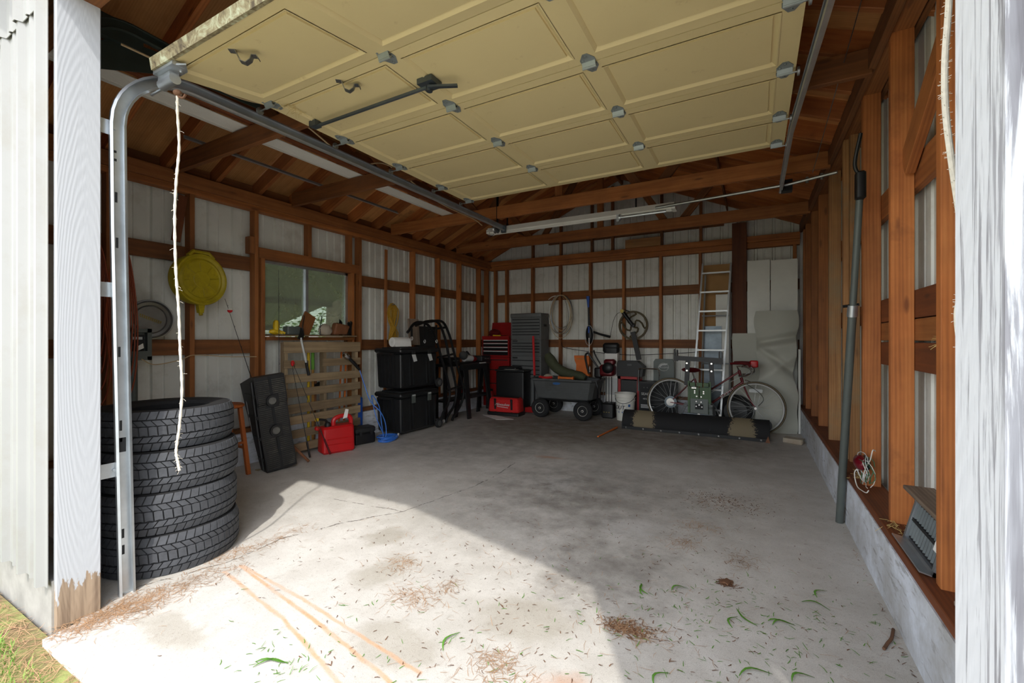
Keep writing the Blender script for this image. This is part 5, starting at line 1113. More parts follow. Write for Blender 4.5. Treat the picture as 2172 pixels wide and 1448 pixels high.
for k in range(4):
    a0 = R(90*k+20); p = []
    for i in range(9):
        t_ = i/8; r_ = .03+.18*t_; a = a0+.75*math.sin(t_*math.pi*1.7)*(1-t_*.2); p.append((r_*math.cos(a), 0, r_*math.sin(a)))
    part('spoke', MB().tube(p, .014, 8), 'flywheel_iron', fw)
part('crank_post', MB().tube([(-.16, -.04, .22), (.0, -.04, .0)], .03, 10), 'black_metal', fw); part('crank_bolt', MB().lathe([(.0001, -.05), (.03, -.05), (.03, .02)], 12, (-.16, -.04, .23), 'y'), 'brass', fw); part('lever', MB().tube([(-.13, -.04, .25), (-.04, -.04, .22)], .008, 6), 'black_plastic', fw)
part('pedestal', MB().box((.05, -.02, -.33), (.07, .05, .46), (0, -12, 0)), 'black_metal', fw, 0)
single('wall_cable', MB().tube(spline([(-3.0, 7.27, 1.20), (-2.9, 7.27, 1.10), (-2.2, 7.275, 1.02), (-1.7, 7.275, 1.0), (-1.0, 7.275, 1.04), (-.75, 7.275, 1.06)]), .005, 6), 'black_plastic', 'thin dark cable strung low along the back wall studs', 'cable')
# ---- stepladder, panels and foam in the right back corner
ld_ = thing('ladder', 'aluminium stepladder leaning against the back wall', 'ladder')
L0, L1, R0, R1 = (-.80, 6.78, 0), (-.663, 7.05, 2.37), (-.42, 6.78, 0), (-.291, 7.05, 2.35)
lerp = lambda a, b, t: tuple(p+(q-p)*t for p, q in zip(a, b))
for a, b in ((L0, L1), (R0, R1)):
    d = Vector(b)-Vector(a); part('rail', MB().tube([a, b], .017, 4), 'alu', ld_, 0)
for k in range(8):
    t_ = (.26+.28*k)/2.36; a, b = lerp(L0, L1, t_), lerp(R0, R1, t_)
    part('rung', MB().box([(p+q)/2 for p, q in zip(a, b)], (b[0]-a[0], .06, .022)), 'alu', ld_, 0)
for x, xt in ((-.71, -.63), (-.315, -.30)): part('rear_leg', MB().tube([(x, 7.10, .0), (xt, 7.09, 2.2)], .012, 8), 'alu', ld_)
for z in (.9, 1.6): part('rear_brace', MB().tube([(-.68, 7.095, z), (-.31, 7.095, z)], .010, 8), 'galv', ld_)
def slab(name, label, cat, a, b, mat): return single(name, MB().span(a, b), mat, label, cat, smooth=0)
slab('plywood_sheet', 'tan plywood sheet behind the ladder', 'plywood', (-.70, 7.235, 0), (-.30, 7.25, 2.37), 'cardboard')
slab('white_sheet', 'narrow white panel standing behind the lower ladder rungs', 'panel', (-.50, 7.20, 0), (-.30, 7.215, 1.92), 'white_paint'); slab('grey_sheet', 'short grey panel leaning behind the ladder', 'panel', (-.66, 7.17, 0), (-.42, 7.185, 1.45), 'galv_dark')
o = board('tall_plank', (-.19, 7.228, .0), (-.19, 7.228, 2.95), .19, .036, 'plank_brown', None); tag(o, 'tall dark brown plank standing between ladder and white boards', 'plank')
slab('white_board', 'left of two tall white boards standing in the back right corner', 'board', (-.085, 7.19, 0), (.195, 7.21, 2.38), 'white_paint'); slab('white_board', 'right of two tall white boards standing in the back right corner', 'board', (.205, 7.185, 0), (.525, 7.205, 2.365), 'white_paint')
slab('short_sheet', 'short pale panel against the right wall behind the foam', 'panel', (.515, 6.95, 0), (.54, 7.18, 1.12), 'white_paint')
def foam_sheet(name, label, x0, x1, y, H, th, bulge, fold):
    mb = MB(); nx, nz = 40, 110
    def P(i, k, s):
        u, w = i/nx, k/nz; z = w*H; x = x0+(x1-x0)*u
        d = bulge*math.sin(math.pi*u)
        for zc, amp, wid, sk in fold: d += amp*math.exp(-((w-zc-sk*(u-.5))/wid)**2)
        x += (.05*math.sin(w*9)+.03*math.sin(w*21+1))*(u-.5)*2*(.35 if H < 1.5 else 1)*.45
        return (x, y-d-(th if s else 0), z)
    vs = [P(i, k, s) for s in (0, 1) for k in range(nz+1) for i in range(nx+1)]; n = (nx+1)*(nz+1); fs = []
    for k in range(nz):
        for i in range(nx):
            a = k*(nx+1)+i; q = (a, a+1, a+nx+2, a+nx+1); fs += [q[::1], tuple(j+n for j in q[::-1])]
    for i in range(nx): fs += [(i, n+i, n+i+1, i+1), (nz*(nx+1)+i, nz*(nx+1)+i+1, n+nz*(nx+1)+i+1, n+nz*(nx+1)+i)]
    for k in range(nz):
        a = k*(nx+1); fs += [(a, a+nx+1, n+a+nx+1, n+a), (a+nx, n+a+nx, n+a+2*nx+1, a+2*nx+1)]
    mb.add(vs, fs); return single(name, mb, 'foam', label, 'foam mat', smooth=60)
foam_sheet('foam_mat', 'low grey foam mat standing behind the bicycle front wheel', -.27, .30, 7.15, 1.34, .03, .02, [(.7, .02, .1, .2)])
foam_sheet('foam_mat', 'tall creased grey foam mat sagging in the back right corner', .03, .49, 6.97, 1.64, .04, .07, [(.76, -.07, .03, .06), (.70, .05, .05, .05), (.60, -.06, .035, -.22), (.53, .06, .06, .2), (.42, .05, .1, 0), (.2, .03, .15, .2)])
# ---- snow plow
t = NT('plow_black'); tc = t.n('TexCoord'); mp = t.n('Mapping'); t.l(tc.outputs['Object'], mp.inputs[0]); f = None
for c_ in ((-1.34, 6.25, .1), (-.13, 6.25, .08)):
    dd = t.n('VectorMath', operation='MULTIPLY'); sb = t.n('VectorMath', operation='SUBTRACT'); t.l(mp.outputs[0], sb.inputs[0]); sb.inputs[1].default_value = c_; t.l(sb.outputs[0], dd.inputs[0]); dd.inputs[1].default_value = (1, 0, .6)
    le = t.n('VectorMath', operation='LENGTH'); t.l(dd.outputs[0], le.inputs[0]); e = t.math('ADD', le.outputs['Value'], t.math('MULTIPLY', t.noise(mp.outputs[0], 60, 3), .17)); m_ = t.ramp(e, [(.22, 1.0), (.235, 0.0)]); f = m_ if f is None else t.math('MAXIMUM', f, m_)
M['plow_black'] = t.fin(t.mix(f, rgb(20, 20, 21), rgb(120, 108, 84)), .8)
pw = thing('snow_plow', 'black snow plow blade with green mounting frame and springs', 'snow plow')
arcp = [(6.155+.13*(1-math.cos(R(a)))*1.2, .02+.235*math.sin(R(a))) for a in range(0, 91, 9)]
arcp = [(6.20, .0), (6.185, .05), (6.19, .11), (6.215, .17), (6.26, .22), (6.32, .245)]
bl_ = MB().strip(arcp, -1.63, .165, lambda a, b, h: (h, a, b), .008); part('blade', bl_, 'plow_black', pw, 50)
part('cutting_edge', MB().span((-1.63, 6.168, .004), (.165, 6.182, .042)), 'black_metal', pw, 0)
for k in range(8): part('bolt', MB().tube([(-1.57+.235*k, 6.168, .024), (-1.57+.235*k, 6.158, .024)], .011, 8), 'chrome', pw)
for x in (-1.63, .165): part('end_plate', MB().prism([(6.18, 0), (6.42, 0), (6.42, .10), (6.34, .25), (6.24, .20), (6.18, .08)], -.004, .004, lambda a, b, h, x=x: (x+h, a, b)), 'black_metal', pw, 0)
for x in (-1.42, .13): part('skid_disc', MB().lathe([(.012, -.012), (.07, -.01), (.07, .01), (.012, .012)], 20, (x, 6.40, .17), 'y'), 'grey_plastic', pw); part('skid_post', MB().tube([(x, 6.38, .10), (x, 6.38, .24)], .012, 8), 'steel', pw)
part('wear_corner', MB().prism([(0, 0), (.05, 0), (.03, .08)], -.006, 0, lambda a, b, h: (.12+a, 6.165+h, b)), 'leather', pw, 0)
FYp = 6.42
part('top_bar', MB().box((-.665, FYp, .985), (.52, .06, .06), (0, 2.5, 0)), 'black_metal', pw, 0)
for x in (-.945, -.385): 
    q = part('end_bracket', MB().prism([(-.03, -.06), (.03, -.06), (.03, .09), (.012, .10), (.008, .02), (-.008, .02), (-.012, .11), (-.03, .10)], -.035, .035, lambda a, b, h, x=x: (x+a*.8, FYp+h, 1.0+b-(x+.66)*.05)), 'black_metal', pw, 0)
for x in (-.80, -.495):
    part('upright', MB().box((x, FYp, .80), (.055, .05, .34), (0, 3 if x < -.6 else -3, 0)), 'black_metal', pw, 0)
    for z in (.93, .83): part('bolt', MB().tube([(x, FYp-.026, z), (x, FYp-.038, z)], .012, 8), 'chrome', pw)
for x in (-.775, -.515): part('frame_side', MB().box((x, FYp-.005, .47), (.028, .06, .44)), 'green_paint', pw, 0)
for x in (-.735, -.645, -.555): part('cross_block', MB().box((x, FYp-.01, .645), (.075, .05, .05)), 'green_paint', pw, 0)
for x in (-.705, -.585): part('frame_plate', MB().box((x, FYp-.02, .52), (.11, .02, .18)), 'green_paint', pw, 0)
part('pivot_plate', MB().box((-.645, FYp-.03, .345), (.22, .015, .22)), 'panel_grey', pw, 0); part('pivot_slot', MB().box((-.645, FYp-.04, .35), (.10, .006, .07)), 'ink', pw, 0)
for x, z in ((-.70, .56), (-.70, .535), (-.59, .555), (-.59, .53), (-.675, .49), (-.62, .485), (-.68, .42), (-.62, .415), (-.68, .355), (-.61, .35), (-.645, .375), (-.73, .60), (-.71, .60), (-.69, .60)):
    part('bolt', MB().tube([(x, FYp-.03, z), (x, FYp-.052, z)], .0095, 8), 'chrome', pw)
part('swivel_bar', MB().box((-.665, 6.36, .245), (.42, .04, .03), (0, 2, 0)), 'galv_dark', pw, 0); part('swivel_bolt', MB().tube([(-.645, 6.34, .25), (-.645, 6.325, .25)], .02, 10), 'chrome', pw)
part('quadrant', MB().prism([(-.80, .22), (-.45, .22), (-.44, .26), (-.48, .36), (-.56, .44), (-.66, .46), (-.78, .42)], 6.44, 6.45, lambda a, b, h: (a, h, b)), 'black_metal', pw, 0)
part('quadrant_rim', MB().tube([(-.66+.25*math.cos(R(a)), 6.436, .22+.24*math.sin(R(a))) for a in range(0, 100, 8)], .007, 6), 'steel', pw)
def spring(a, b, r=.022):
    a, b = Vector(a), Vector(b); d = (b-a); n = 14*8; z_ = d.normalized(); u_ = z_.orthogonal().normalized(); w_ = z_.cross(u_)
    return MB().tube([a+d*(i/n)+(u_*math.cos(i*math.pi/4)+w_*math.sin(i*math.pi/4))*r for i in range(n+1)], .006, 5)
for a, b, c_ in (((-.80, 6.36, .39), (-.89, 6.33, .22), (-.96, 6.20, .05)), ((-.50, 6.36, .39), (-.495, 6.33, .16), (-.495, 6.17, .02))):
    s = part('spring', spring(a, b), 'galv', pw); part('spring_rod', MB().tube([b, c_ if c_[2] > .03 else (c_[0], 6.17, .08)], .006, 6), 'steel', s)
part('edge_reflector', MB().span((-.40, 6.33, .235), (-.375, 6.34, .275)), 'paper', pw, 0)
# ---- bicycle
plain('rim_alloy', rgb(216, 216, 212), .3, .3, .05, 12)
bi = thing('bicycle', 'maroon road bicycle with drop handlebars behind the snow plow', 'bicycle')
HR, HF = Vector((-1.055, 6.72, .35)), Vector((.02, 6.62, .35)); ax = (HF-HR).normalized(); side = Vector((-ax.y, ax.x, 0))
def onb(s, z, o=0): return HR+ax*s+Vector((0, 0, z-.35))+side*o
WB = (HF-HR).length
def wheel(hub, dirv, cog=False):
    n = 48; ring = lambda r, o=0: [hub+dirv*(r*math.cos(2*math.pi*k/n))+Vector((0, 0, r*math.sin(2*math.pi*k/n)))+side*o for k in range(n)]
    w = part('wheel', MB().tube(ring(.316, -.003), .0115, 8, closed=True), 'rim_alloy', bi)
    part('tire', MB().tube(ring(.334), .0145, 8, closed=True), 'rubber_dark', w); part('gum_wall', MB().tube(ring(.337, -.0095), .0065, 6, closed=True), 'tan_wear', w)
    for k in range(28):
        a = 2*math.pi*k/28; e = .4*(1 if k % 2 else -1); o_ = .028*(1 if k % 4 < 2 else -1)
        part('spoke', MB().tube([hub+dirv*(.02*math.cos(a+e*3))+Vector((0, 0, .02*math.sin(a+e*3)))+side*o_, hub+dirv*(.314*math.cos(a))+Vector((0, 0, .314*math.sin(a)))], .0014, 4, cap=False), 'alu', w, 60)
    part('hub', MB().tube([hub-side*.045, hub+side*.045], .016, 10), 'chrome', w)
    return w
wr_ = wheel(HR, ax); wf_ = wheel(HF, ax)
part('reflector', MB().prism([(-.075, .205), (.075, .205), (.08, .245), (.0, .255), (-.08, .245)], -.006, .0, lambda a, b, h: tuple(HF+ax*(a+.0)+Vector((0, 0, b))-side*(.012-h))), 'ink_light', wf_, 0)
part('sprocket', MB().lathe([(.015, -.012), (.055, -.012), (.055, 0), (.035, .012), (.015, .014)], 20, (0, 0, 0), 'y').xf(Matrix.Translation(HR-side*.045)), 'chrome', wr_); part('spoke_guard', MB().lathe([(.055, -.002), (.085, -.002), (.085, .002), (.055, .002)], 24, (0, 0, 0), 'y').xf(Matrix.Translation(HR-side*.035)), 'galv_dark', wr_)
BB = onb(.44, .29); HT, HB = onb(WB-.20, .84), onb(WB-.155, .68); ST = onb(.32, .70)
def bt(name, pts, r, m='maroon'): return part(name, MB().tube(pts, r, 10), m, bi)
bt('down_tube', [HB, BB], .016); bt('top_tube', [onb(WB-.195, .82), onb(.40, .46)], .012); bt('seat_tube', [BB, ST], .015); bt('head_tube', [HT, HB], .019)
bt('fork', spline([HB, onb(WB-.12, .58), onb(WB-.06, .44), HF+Vector((0, 0, 0))], 5), .011)
for o_ in (-.05, .05):
    bt('seat_stay', [ST+side*o_*.3, HR+side*o_], .007); bt('chain_stay', [BB+side*o_*.5, HR+side*o_], .009)
    part('crank', MB().tube([BB+side*o_*1.5, BB+side*o_*1.5+Vector((.0, 0, -.17 if o_ < 0 else .17))], .009, 8), 'chrome', bi)
part('chainring', MB().lathe([(.06, -.003), (.095, -.003), (.095, .003), (.06, .003)], 28, axis='y', closed=True).xf(Matrix.Translation(BB-side*.06)), 'chrome', bi)
part('seat_post', MB().tube([ST, onb(.29, .80)], .012, 8), 'chrome', bi); sa = MB().ball((0, 0, 0), .13, 14, 8, (1, .5, .28)).xf(Matrix.Translation(onb(.27, .82)) @ Matrix.Rotation(math.atan2(ax.y, ax.x), 4, 'Z')); part('saddle', sa, 'maroon', bi)
part('stem', MB().tube([HT, onb(WB-.22, .89), onb(WB-.15, .90)], .012, 8), 'chrome', bi)
for o_ in (-.19, .19):
    part('handlebar', MB().tube(spline([onb(WB-.15, .90, 0), onb(WB-.15, .90, o_*.8), onb(WB-.10, .90, o_), onb(WB-.04, .87, o_), onb(WB-.03, .82, o_), onb(WB-.09, .78, o_), onb(WB-.18, .775, o_)], 5), .0125, 8), 'chrome', bi)
    part('bar_tape', MB().tube(spline([onb(WB-.28, .935, o_*.9), onb(WB-.18, .94, o_), onb(WB-.08, .935, o_), onb(WB-.04, .90, o_)], 5), .016, 8), 'maroon', bi); part('brake_lever', MB().tube(spline([onb(WB-.04, .91, o_), onb(WB-.02, .87, o_), onb(WB-.05, .80, o_)], 5), .007, 6), 'chrome', bi)
part('head_lamp', MB().rbox(onb(WB-.02, .93, -.02), (.10, .08, .09), .02), 'red_plastic', bi); part('brake', MB().tube(spline([HF+ax*-.10+Vector((0, 0, .32))-side*.03, onb(WB-.12, .715, -.02), HF+ax*-.06+Vector((0, 0, .335))+side*.03]), .006, 6), 'chrome', bi)
part('cable', MB().tube(spline([onb(WB-.04, .92, -.1), onb(WB-.10, .80, -.03), onb(WB-.4, .62, -.02), onb(.5, .48, -.02)]), .0028, 5), 'ink_light', bi); part('brake_hose', MB().tube(spline([onb(WB-.1, .66, -.03), onb(WB+.04, .56, -.03), onb(WB+.09, .47, -.03), onb(WB+.03, .38, -.03)]), .0035, 5), 'black_plastic', bi)
dm = (BB-HB).normalized()
text('lettering', 'SUMMIT', .045, 'ink_light', bi, HB+dm*.24-side*.0175, Matrix((-dm, Vector((dm.z*side.y*0+0, 0, 0)) if 0 else (-dm).cross(side), -side)).transposed().to_euler().to_matrix() if 0 else (90, math.degrees(-math.atan2((HB-BB).z, (HB-BB).xy.length)), math.degrees(math.atan2(ax.y, ax.x))), sx=1.3)
dw = thing('spare_wheel', 'dark tire on a wheel half hidden behind the bicycle front wheel', 'wheel', (-.235, 6.97, .24), (0, 0, 10)); part('tire', MB().lathe([(.15, -.03), (.19, -.045), (.225, -.035), (.235, 0), (.225, .035), (.19, .045), (.15, .03)], 32, axis='y', closed=True), 'rubber_dark', dw); part('disc', MB().lathe([(.0001, -.01), (.03, -.03), (.06, -.015), (.15, -.02), (.152, .02), (.0001, .01)], 28, axis='y'), 'grey_plastic', dw)
sk = MB().tube([(-1.745, 5.45, .014), (-1.69, 6.14, .016)], [.010, .014], 8); single('orange_stick', sk, 'orange', 'orange wooden stick lying on the floor before the plow blade', 'stick')
wb_ = MB().rbox((0, 0, .03), (.20, .12, .055), .008).jitter(.006); single('brick_scrap', wb_, 'stone', 'broken pinkish stone block on the floor by the right curb', 'stone block', (.42, 6.30, .003), (0, 0, -18), smooth=0)
# ================================================================== right wall things
pp = thing('steel_post', 'grey telescoping steel post leaning against the right wall studs', 'post')
B0, B1 = Vector((.512, 3.72, 0)), Vector((.540, 3.16, 2.30)); dP = B1-B0
part('lower_tube', MB().tube([B0, B0+dP*.62], .023, 14), 'panel_grey', pp); part('upper_tube', MB().tube([B0+dP*.60, B0+dP*.90], .018, 12), 'panel_grey', pp)
cl_ = part('coupling', MB().tube([B0+dP*.605, B0+dP*.635], .028, 14), 'galv', pp); part('pin', MB().tube([B0+dP*.632+Vector((-.05, 0, 0)), B0+dP*.632+Vector((.03, 0, .01))], .009, 8), 'black_metal', cl_)
part('crank_head', MB().rbox(B0+dP*.93, (.05, .06, .16), .015), 'black_metal', pp); part('crank_lever', MB().tube(spline([B0+dP*.95, B0+dP*.97+Vector((-.03, 0, .03)), B0+dP*1.0+Vector((-.01, -.02, .12))]), .01, 8), 'black_metal', pp)
tlm = thing('tail_lamp', 'dark red tail lamp with looped wires on the right sill', 'lamp', (.60, 3.34, .50))
part('lens', MB().ball((-.035, .02, .005), .062, 16, 10, (.55, 1.25, .75)), 'red_lens', tlm); part('backing', MB().ball((-.01, .02, .005), .06, 14, 8, (.35, 1.25, .75)), 'rubber_dark', tlm)
random.seed(8)
for k in range(9):
    c = Vector((-.03+random.uniform(-.01, .02), -.08+random.uniform(-.02, .04), -.02+random.uniform(-.03, .03))); a_, b_ = .06+.05*random.random(), .05+.05*random.random(); ph = random.random()*6
    part('wire', MB().tube([c+Vector((.012*math.sin(a*2+ph), a_*math.cos(a+ph), b_*math.sin(a+ph))) for a in [i*.42 for i in range(15)]], .0022, 5), ('white_plastic', 'green_wire', 'ink_light')[k % 3], tlm)
part('wire_end', MB().tube(spline([(-.03, .06, -.03), (-.05, .10, -.08), (-.05, .03, -.14), (-.04, -.06, -.143), (-.03, -.12, -.135), (-.02, -.12, -.12)]), .003, 5), 'white_plastic', tlm); part('wire_end', MB().tube(spline([(-.02, -.05, 0), (-.01, -.10, .05), (.0, -.11, .11), (.02, -.07, .10)]), .003, 5), 'white_plastic', tlm)
vt = thing('vent_grille', 'dark louvred foundation vent leaning in a metal frame on the right sill', 'vent', (.60, 2.41, .352), (0, 14, 0))
f = MB(); 
for a, b in (((-.012, -.19, 0), (.012, .19, .018)), ((-.012, -.19, .185), (.012, .19, .203)), ((-.012, -.19, 0), (.012, -.17, .203)), ((-.012, .17, 0), (.012, .19, .203))): f.span(a, b)
part('frame', f, 'galv', vt, 0); part('backing', MB().span((.002, -.17, .018), (.01, .17, .185)), 'rubber_dark', vt, 0); part('base_flange', MB().span((-.05, -.19, -.001), (-.012, .19, .004)), 'galv', vt, 0)
for z in (.062, .142):
    for k in range(11): part('louvre', MB().box((-.001, -.152+.0304*k, z), (.010, .005, .064)), 'galv_mid', vt, 0)
part('centre_bar', MB().span((-.008, -.17, .096), (.004, .17, .108)), 'dark_plastic', vt, 0); part('sticker', MB().span((-.0145, -.165, .085), (-.012, -.13, .12)), 'paper', vt, 0)
o = board('weathered_board', (.655, 2.20, .575), (.655, 2.64, .575), .11, .018, 'weathered', None); tag(o, 'grey weathered board lying on top of the foundation vent', 'board')
rp2 = spline([(.286, .93, 2.3), (.276, .945, 2.0), (.2725, .95, 1.80), (.2675, .95, 1.70), (.268, .95, 1.62), (.2745, .95, 1.54), (.285, .95, 1.44), (.292, .95, 1.35), (.282, .95, 1.29), (.290, .95, 1.2)], 10)
ro = thing('sisal_rope', 'fuzzy pale rope hanging just inside the right door jamb', 'rope'); part('strand', MB().tube(rp2, .0045, 10), 'rope', ro)
fz = MB(); random.seed(9)
for i in range(260):
    p = random.choice(rp2); d = Vector((random.uniform(-1, 1), random.uniform(-1, 1), random.uniform(-.3, .3))).normalized()*random.uniform(.007, .0095); fz.tube([p, p+d], .0004, 3, cap=False)
part('fraying', fz, 'rope', ro, 0, kind='stuff')
o = board('stick', (.60, 2.02, .362), (.70, 1.6, .40), .02, .018, 'weathered', None); tag(o, 'weathered grey stick lying on the near end of the right sill', 'stick')
def blades(n, area, zf, L, w, tilt=.25, seed=1, up=False):
    random.seed(seed); mb = MB()
    for i in range(n):
        x, y = area(); z = zf(x, y); a = random.uniform(0, 6.283); l = L*random.uniform(.5, 1.2); ww = w*random.uniform(.7, 1.3)
        d = Vector((math.cos(a), math.sin(a), 0)); s = Vector((-d.y, d.x, 0))
        if up:
            b = Vector((x, y, z)); t1 = b+Vector((0, 0, l*.6))+d*l*.15; t2 = b+Vector((0, 0, l*.95))+d*l*random.uniform(.3, .7)
            mb.add([b-s*ww, b+s*ww, t1+s*ww*.8, t1-s*ww*.8, t2], [(0, 1, 2, 3), (3, 2, 4)])
        else:
            dz = random.uniform(-tilt, tilt)*.5*l; h = random.uniform(.001, .004); c = Vector((x, y, z+h+abs(dz))); bend = s*l*random.uniform(-.12, .12)
            p0, p1, p2 = c-d*l/2-Vector((0, 0, abs(dz))), c+bend, c+d*l/2+Vector((0, 0, dz if dz > 0 else 0))
            mb.add([p0-s*ww, p0+s*ww, p1+s*ww, p1-s*ww, p2+s*ww*.5, p2-s*ww*.5], [(0, 1, 2, 3), (3, 2, 4, 5)])
    return mb
g2 = lambda cx, cy, sx, sy: (lambda: (random.gauss(cx, sx), random.gauss(cy, sy)))
def piles(lst):
    tot = sum(q[4] for q in lst)
    def f():
        r = random.random()*tot
        for cx, cy, sx, sy, w in lst:
            r -= w
            if r <= 0: break
        x, y = random.gauss(cx, sx), random.gauss(cy, sy); return (min(.52, x), max(.60 if x < -2.2 else .68, y))
    return f
zflo = lambda x, y: 0.0 if y > .665 else -.06
needles = piles([(-.205, 3.75, .14, .10, 5), (-.3, 3.17, .08, .06, 3), (-.38, 2.89, .06, .05, 2), (-.057, 2.80, .05, .06, 2), (-.47, 1.907, .07, .035, 6), (-.864, 1.456, .06, .05, 4), (-.80, 1.40, .12, .05, 2), (-1.433, 1.635, .07, .06, 4), (-1.728, 1.855, .06, .05, 3), (-1.353, 1.77, .03, .05, 2), (.07, 4.2, .2, .2, 2),
                 (-2.53, 1.15, .06, .16, 10), (-2.55, .95, .07, .08, 14), (-2.58, .80, .05, .08, 12), (-2.66, 1.45, .05, .10, 4), (-2.62, 1.7, .04, .12, 4), (-1.2, 2.4, 1.2, .9, 8), (-.3, 1.8, .6, .6, 4)])
single('pine_needles', blades(3600, needles, zflo, .055, .0007, .15, 21), 'needle', 'dry orange pine needles scattered in clumps on the concrete', 'pine needles', smooth=0, kind='stuff')
dk = piles([(-.47, 1.907, .06, .03, 6), (-.2, 3.75, .16, .12, 6), (-.126, 2.50, .02, .02, 3), (-.3, 2.2, .5, .5, 5), (-1.0, 3.0, .8, .9, 6), (-1.4, 1.7, .6, .4, 4)])
single('leaf_litter', blades(1500, dk, zflo, .022, .0016, .3, 22), 'needle_dark', 'dark crumbs of leaf litter strewn over the floor', 'leaf litter', smooth=0, kind='stuff')
gr_ = piles([(-.3, 1.8, .4, .35, 8), (-.05, 2.2, .25, .2, 8), (-1.6, 1.05, .12, .06, 3), (-1.1, 1.35, .4, .2, 5), (.3, 2.4, .15, .2, 3)])
single('grass_bits', blades(420, gr_, zflo, .03, .0014, .3, 23), 'clipping', 'small green grass bits scattered on the floor', 'grass', smooth=0, kind='stuff')
cl_pos = [(-.33, 2.333, 20), (-.485, 2.247, 100), (.253, 2.497, -30), (-.036, 2.238, 110), (-.081, 2.176, 60), (.11, 2.262, 5), (.285, 2.624, 40), (.001, 1.877, 10), (.153, 1.934, 20), (-1.626, 1.037, 15), (-1.103, 1.475, 70), (-.303, 1.684, 45)]
cl_lab = ['curled green grass blade right of the sun patch corner', 'green blade with brown root lying at the sun patch corner', 'long thin green blade near the right curb', 'straight upright green blade right of the floor centre', 'dark hooked grass blade right of the floor centre', 'thick green leaf with two tips near the right curb', 'small bent green sprig close to the right curb', 'green leaf at the very bottom of the frame', 'dark green leaf at the bottom right of the floor', 'clump of bright grass blades in the sunlit foreground', 'green sprig in the middle of the sun patch', 'short green blade at the right rim of the sun patch']
random.seed(31)
for (x, y, a), lab in zip(cl_pos, cl_lab):
    L = random.uniform(.09, .14); mb = MB()
    for j in range(2 if 'thick' in lab or 'clump' in lab or 'root' in lab else 1):
        path = [Vector((L*(t-.5), .02*math.sin(t*4+j)+.012*j, .003+.008*math.sin(t*3.1))) for t in [i/6 for i in range(7)]]; ww = [.0015, .0035, .0045, .0045, .004, .003, .0008]
        vs = [p+Vector((0, s*w, 0)) for p, w in zip(path, ww) for s in (-1, 1)]; n0 = len(vs); vs += [v+Vector((0, 0, .0006)) for v in vs]
        mb.add(vs, [(2*i, 2*i+1, 2*i+3, 2*i+2) for i in range(6)]+[(n0+2*i, n0+2*i+2, n0+2*i+3, n0+2*i+1) for i in range(6)])
    single('grass_blade', mb, 'clipping', lab, 'grass blade', (x, y, .001), (0, 0, a+28.8), 'fallen grass blades')
tw = MB().tube(spline([(.522, 2.436, .012), (.50, 2.36, .012), (.48, 2.32, .01), (.457, 2.27, .008)]), .006, 6); single('twig', tw, 'needle_dark', 'brown twig lying on the floor against the right curb', 'twig')
dl = MB().prism([(.0, .03), (.012, .02), (.03, .025), (.02, .008), (.035, -.005), (.015, -.01), (.01, -.035), (-.006, -.015), (-.028, -.025), (-.018, -.004), (-.036, .01), (-.014, .014)], .002, .006).jitter(.003); single('dead_leaf', dl, 'needle_dark', 'brown curled oak leaf on the floor right of the sun patch', 'leaf', (-.126, 2.515, .002))
dl2 = MB().prism([(.0, .03), (.02, .02), (.025, -.01), (.0, -.03), (-.02, -.012), (-.018, .015)], .001, .006).jitter(.003); single('dead_leaf', dl2, 'tan_wear', 'tan dry leaf on the floor behind the tires', 'leaf', (-4.16, 2.52, .002))
st_ = piles([(.66, 2.22, .02, .05, 3)]); 
def strawclump(c, n, seed, lab):
    random.seed(seed); mb = MB()
    for i in range(n):
        p = Vector(c)+Vector((random.gauss(0, .012), random.gauss(0, .035), random.gauss(0, .006))); d = Vector((random.uniform(-1, .2), random.uniform(-1, 1), random.uniform(-.9, .5))).normalized()*random.uniform(.03, .09); mb.tube([p, p+d*.5+Vector((0, 0, .006)), p+d], .0009, 3, cap=False)
    single('straw', mb, 'straw', lab, 'straw', smooth=0, kind='stuff')
strawclump((.675, 2.30, 1.245), 46, 1, 'dry straw tuft stuck on the girt of the right wall'); strawclump((.60, 2.72, .357), 30, 2, 'dry straw tuft at the foot of the near stud'); strawclump((.62, 3.6, .357), 26, 3, 'straw wisps on the sill behind the steel post'); strawclump((-2.44, 1.7, 2.655), 30, 4, 'old nest wisps caught on the door hinge by the left track')

# ================================================================== outside
gmnd = MB(); n = 40
vs = []
for j in range(21):
    for i in range(n+1):
        x = -4.9+3.0*i/n; y = -.6+1.30*j/20
        h = -.055+.03*math.sin(x*5)*math.sin(y*6)+.02*random.random(); h = h if y < .62 else -.03
        vs.append((x, y, min(h, -.012)))
gmnd.add(vs, [(j*(n+1)+i, j*(n+1)+i+1, (j+1)*(n+1)+i+1, (j+1)*(n+1)+i) for j in range(20) for i in range(n)])
single('pine_straw_bed', gmnd, 'ground', 'bed of pine straw and soil outside the front left corner', 'pine straw', kind='stuff')
def yard(): 
    x = random.uniform(-4.6, -2.1); return (x, random.uniform(-.4, .64))
single('yard_straw', blades(1500, lambda: (random.uniform(-3.4, -2.05), random.uniform(.25, .68)), lambda x, y: -.03, .10, .0010, .4, 41), 'needle', 'loose pine straw along the edge of the concrete slab', 'pine straw', smooth=0, kind='stuff')
single('grass_patch', blades(9000, lambda: (random.choice((random.uniform(-4.6, -2.70), random.uniform(-4.6, -2.1))), random.uniform(.1, .60)), lambda x, y: -.05, .06, .0016, .3, 42, True), 'grass', 'patch of green grass outside the front left corner', 'grass', smooth=0, kind='stuff')
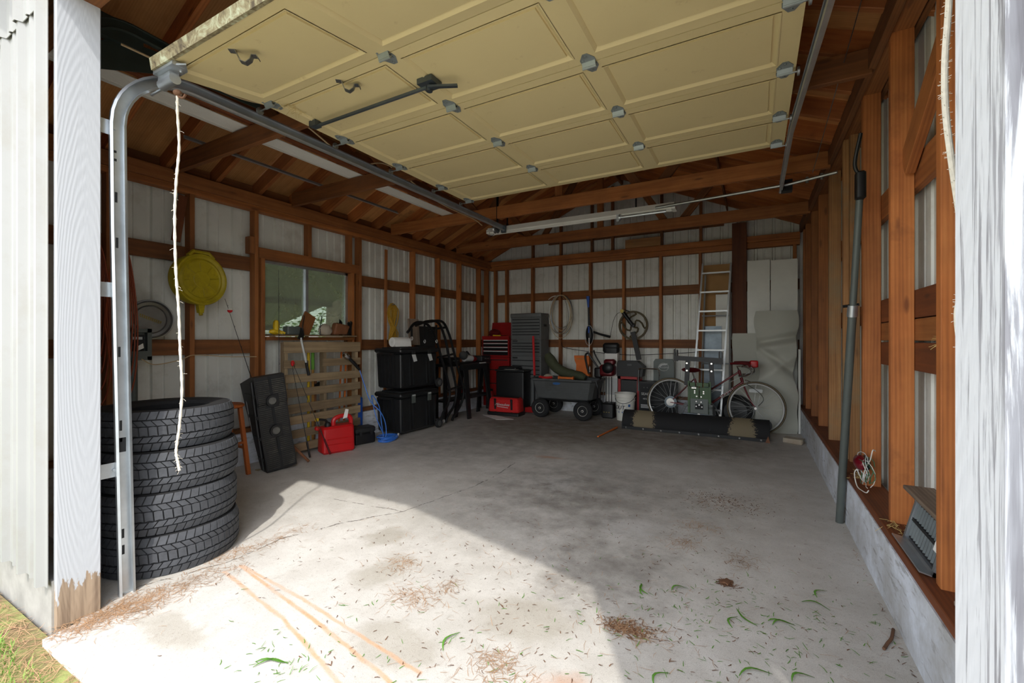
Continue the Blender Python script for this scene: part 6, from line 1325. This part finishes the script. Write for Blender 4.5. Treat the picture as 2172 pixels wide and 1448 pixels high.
# lean-to roof on the far side of the left wall, seen through the window
lt = struct('roof_leanto', 'white sheet-metal lean-to roof outside the window', 'roof')
zt = lambda x: 2.66+.245*(x+4.66)
for k in range(5):
    y0, y1 = .9+1.02*k, .9+1.02*(k+1); ux = Vector((-4.7, 0, zt(-9.36)-zt(-4.66))); L = ux.length; ux.normalize()
    mb = MB().strip(rib_profile(0, 1.02), 0, L, lambda a, b, h: (-4.66+ux.x*h, y0+a, zt(-4.66)+ux.z*h+b), .003); part('roof_panel', mb, 'siding', lt, 20)
for x in (-5.8, -7.4, -9.2): board('purlin', (x, .9, zt(x)-.05), (x, 5.98, zt(x)-.05), .04, .09, 'weathered', lt)
for y in (1.0, 5.9): board('post', (-9.2, y, -.07), (-9.2, y, zt(-9.2)-.1), .09, .09, 'weathered', lt)
def tree(name, label, x, y, h, r, crown, seed, nl=1400, lm='leaf'):
    random.seed(seed); t = thing(name, label, 'tree', (x, y, -.07))
    tr = MB().tube([(0, 0, 0), (.05, 0, h*.3), (.02, .05, h*.7), (0, 0, h)], [r*1.2, r, r*.8, r*.4], 14); part('trunk', tr, 'bark', t)
    for k in range(5):
        a = random.uniform(0, 6.28); z = h*random.uniform(.25, .8); part('branch', MB().tube(spline([(0, 0, z), (.5*math.cos(a), .5*math.sin(a), z+.15), (1.2*math.cos(a), 1.2*math.sin(a), z+.1+.3*random.random())], 5), [.05]*10+[.02], 6), 'bark', t)
    mb = MB()
    for i in range(nl):
        c = Vector((random.gauss(0, crown[0]), random.gauss(0, crown[0]), crown[1]+random.gauss(0, crown[2]))); 
        if c.z < .1: continue
        m = Matrix.Rotation(random.uniform(0, 6.28), 3, 'Z') @ Matrix.Rotation(random.uniform(-1.2, 1.2), 3, 'X'); s = random.uniform(.05, .11)
        mb.add([c+m @ Vector(q) for q in ((-s, 0, 0), (0, -s*.45, 0), (s, 0, 0), (0, s*.45, 0))], [(0, 1, 2, 3)])
    part('foliage', mb, lm, t, 0, kind='stuff')
tree('tree', 'broad grey tree trunk seen through the right window pane', -11.1, 9.0, 6, .22, (1.4, 5.5, .6), 51, 700)
tree('shrub', 'pale green shrub beyond the window', -14.5, 9.4, 1.6, .05, (.9, 1.0, .6), 52, 1500)
tree('shrub', 'bushy green shrub behind the tree trunk outside the window', -14.5, 13.2, 2.2, .05, (1.2, 1.3, .8), 53, 2200)
tree('tree', 'leafy tree far beyond the window', -19, 16, 6, .15, (2.2, 3.5, 1.6), 54, 3200)
tk = thing('water_tank', 'pale round tank standing outside beyond the left window pane', 'tank', (-12.6, 7.6, -.07)); part('shell', MB().lathe([(.0001, 0), (.75, 0), (.75, 1.55), (.70, 1.62), (.2, 1.72), (.0001, 1.73)], 28), 'white_paint', tk); part('lid', MB().lathe([(.0001, 1.80), (.18, 1.80), (.2, 1.72)], 16), 'white_plastic', tk)
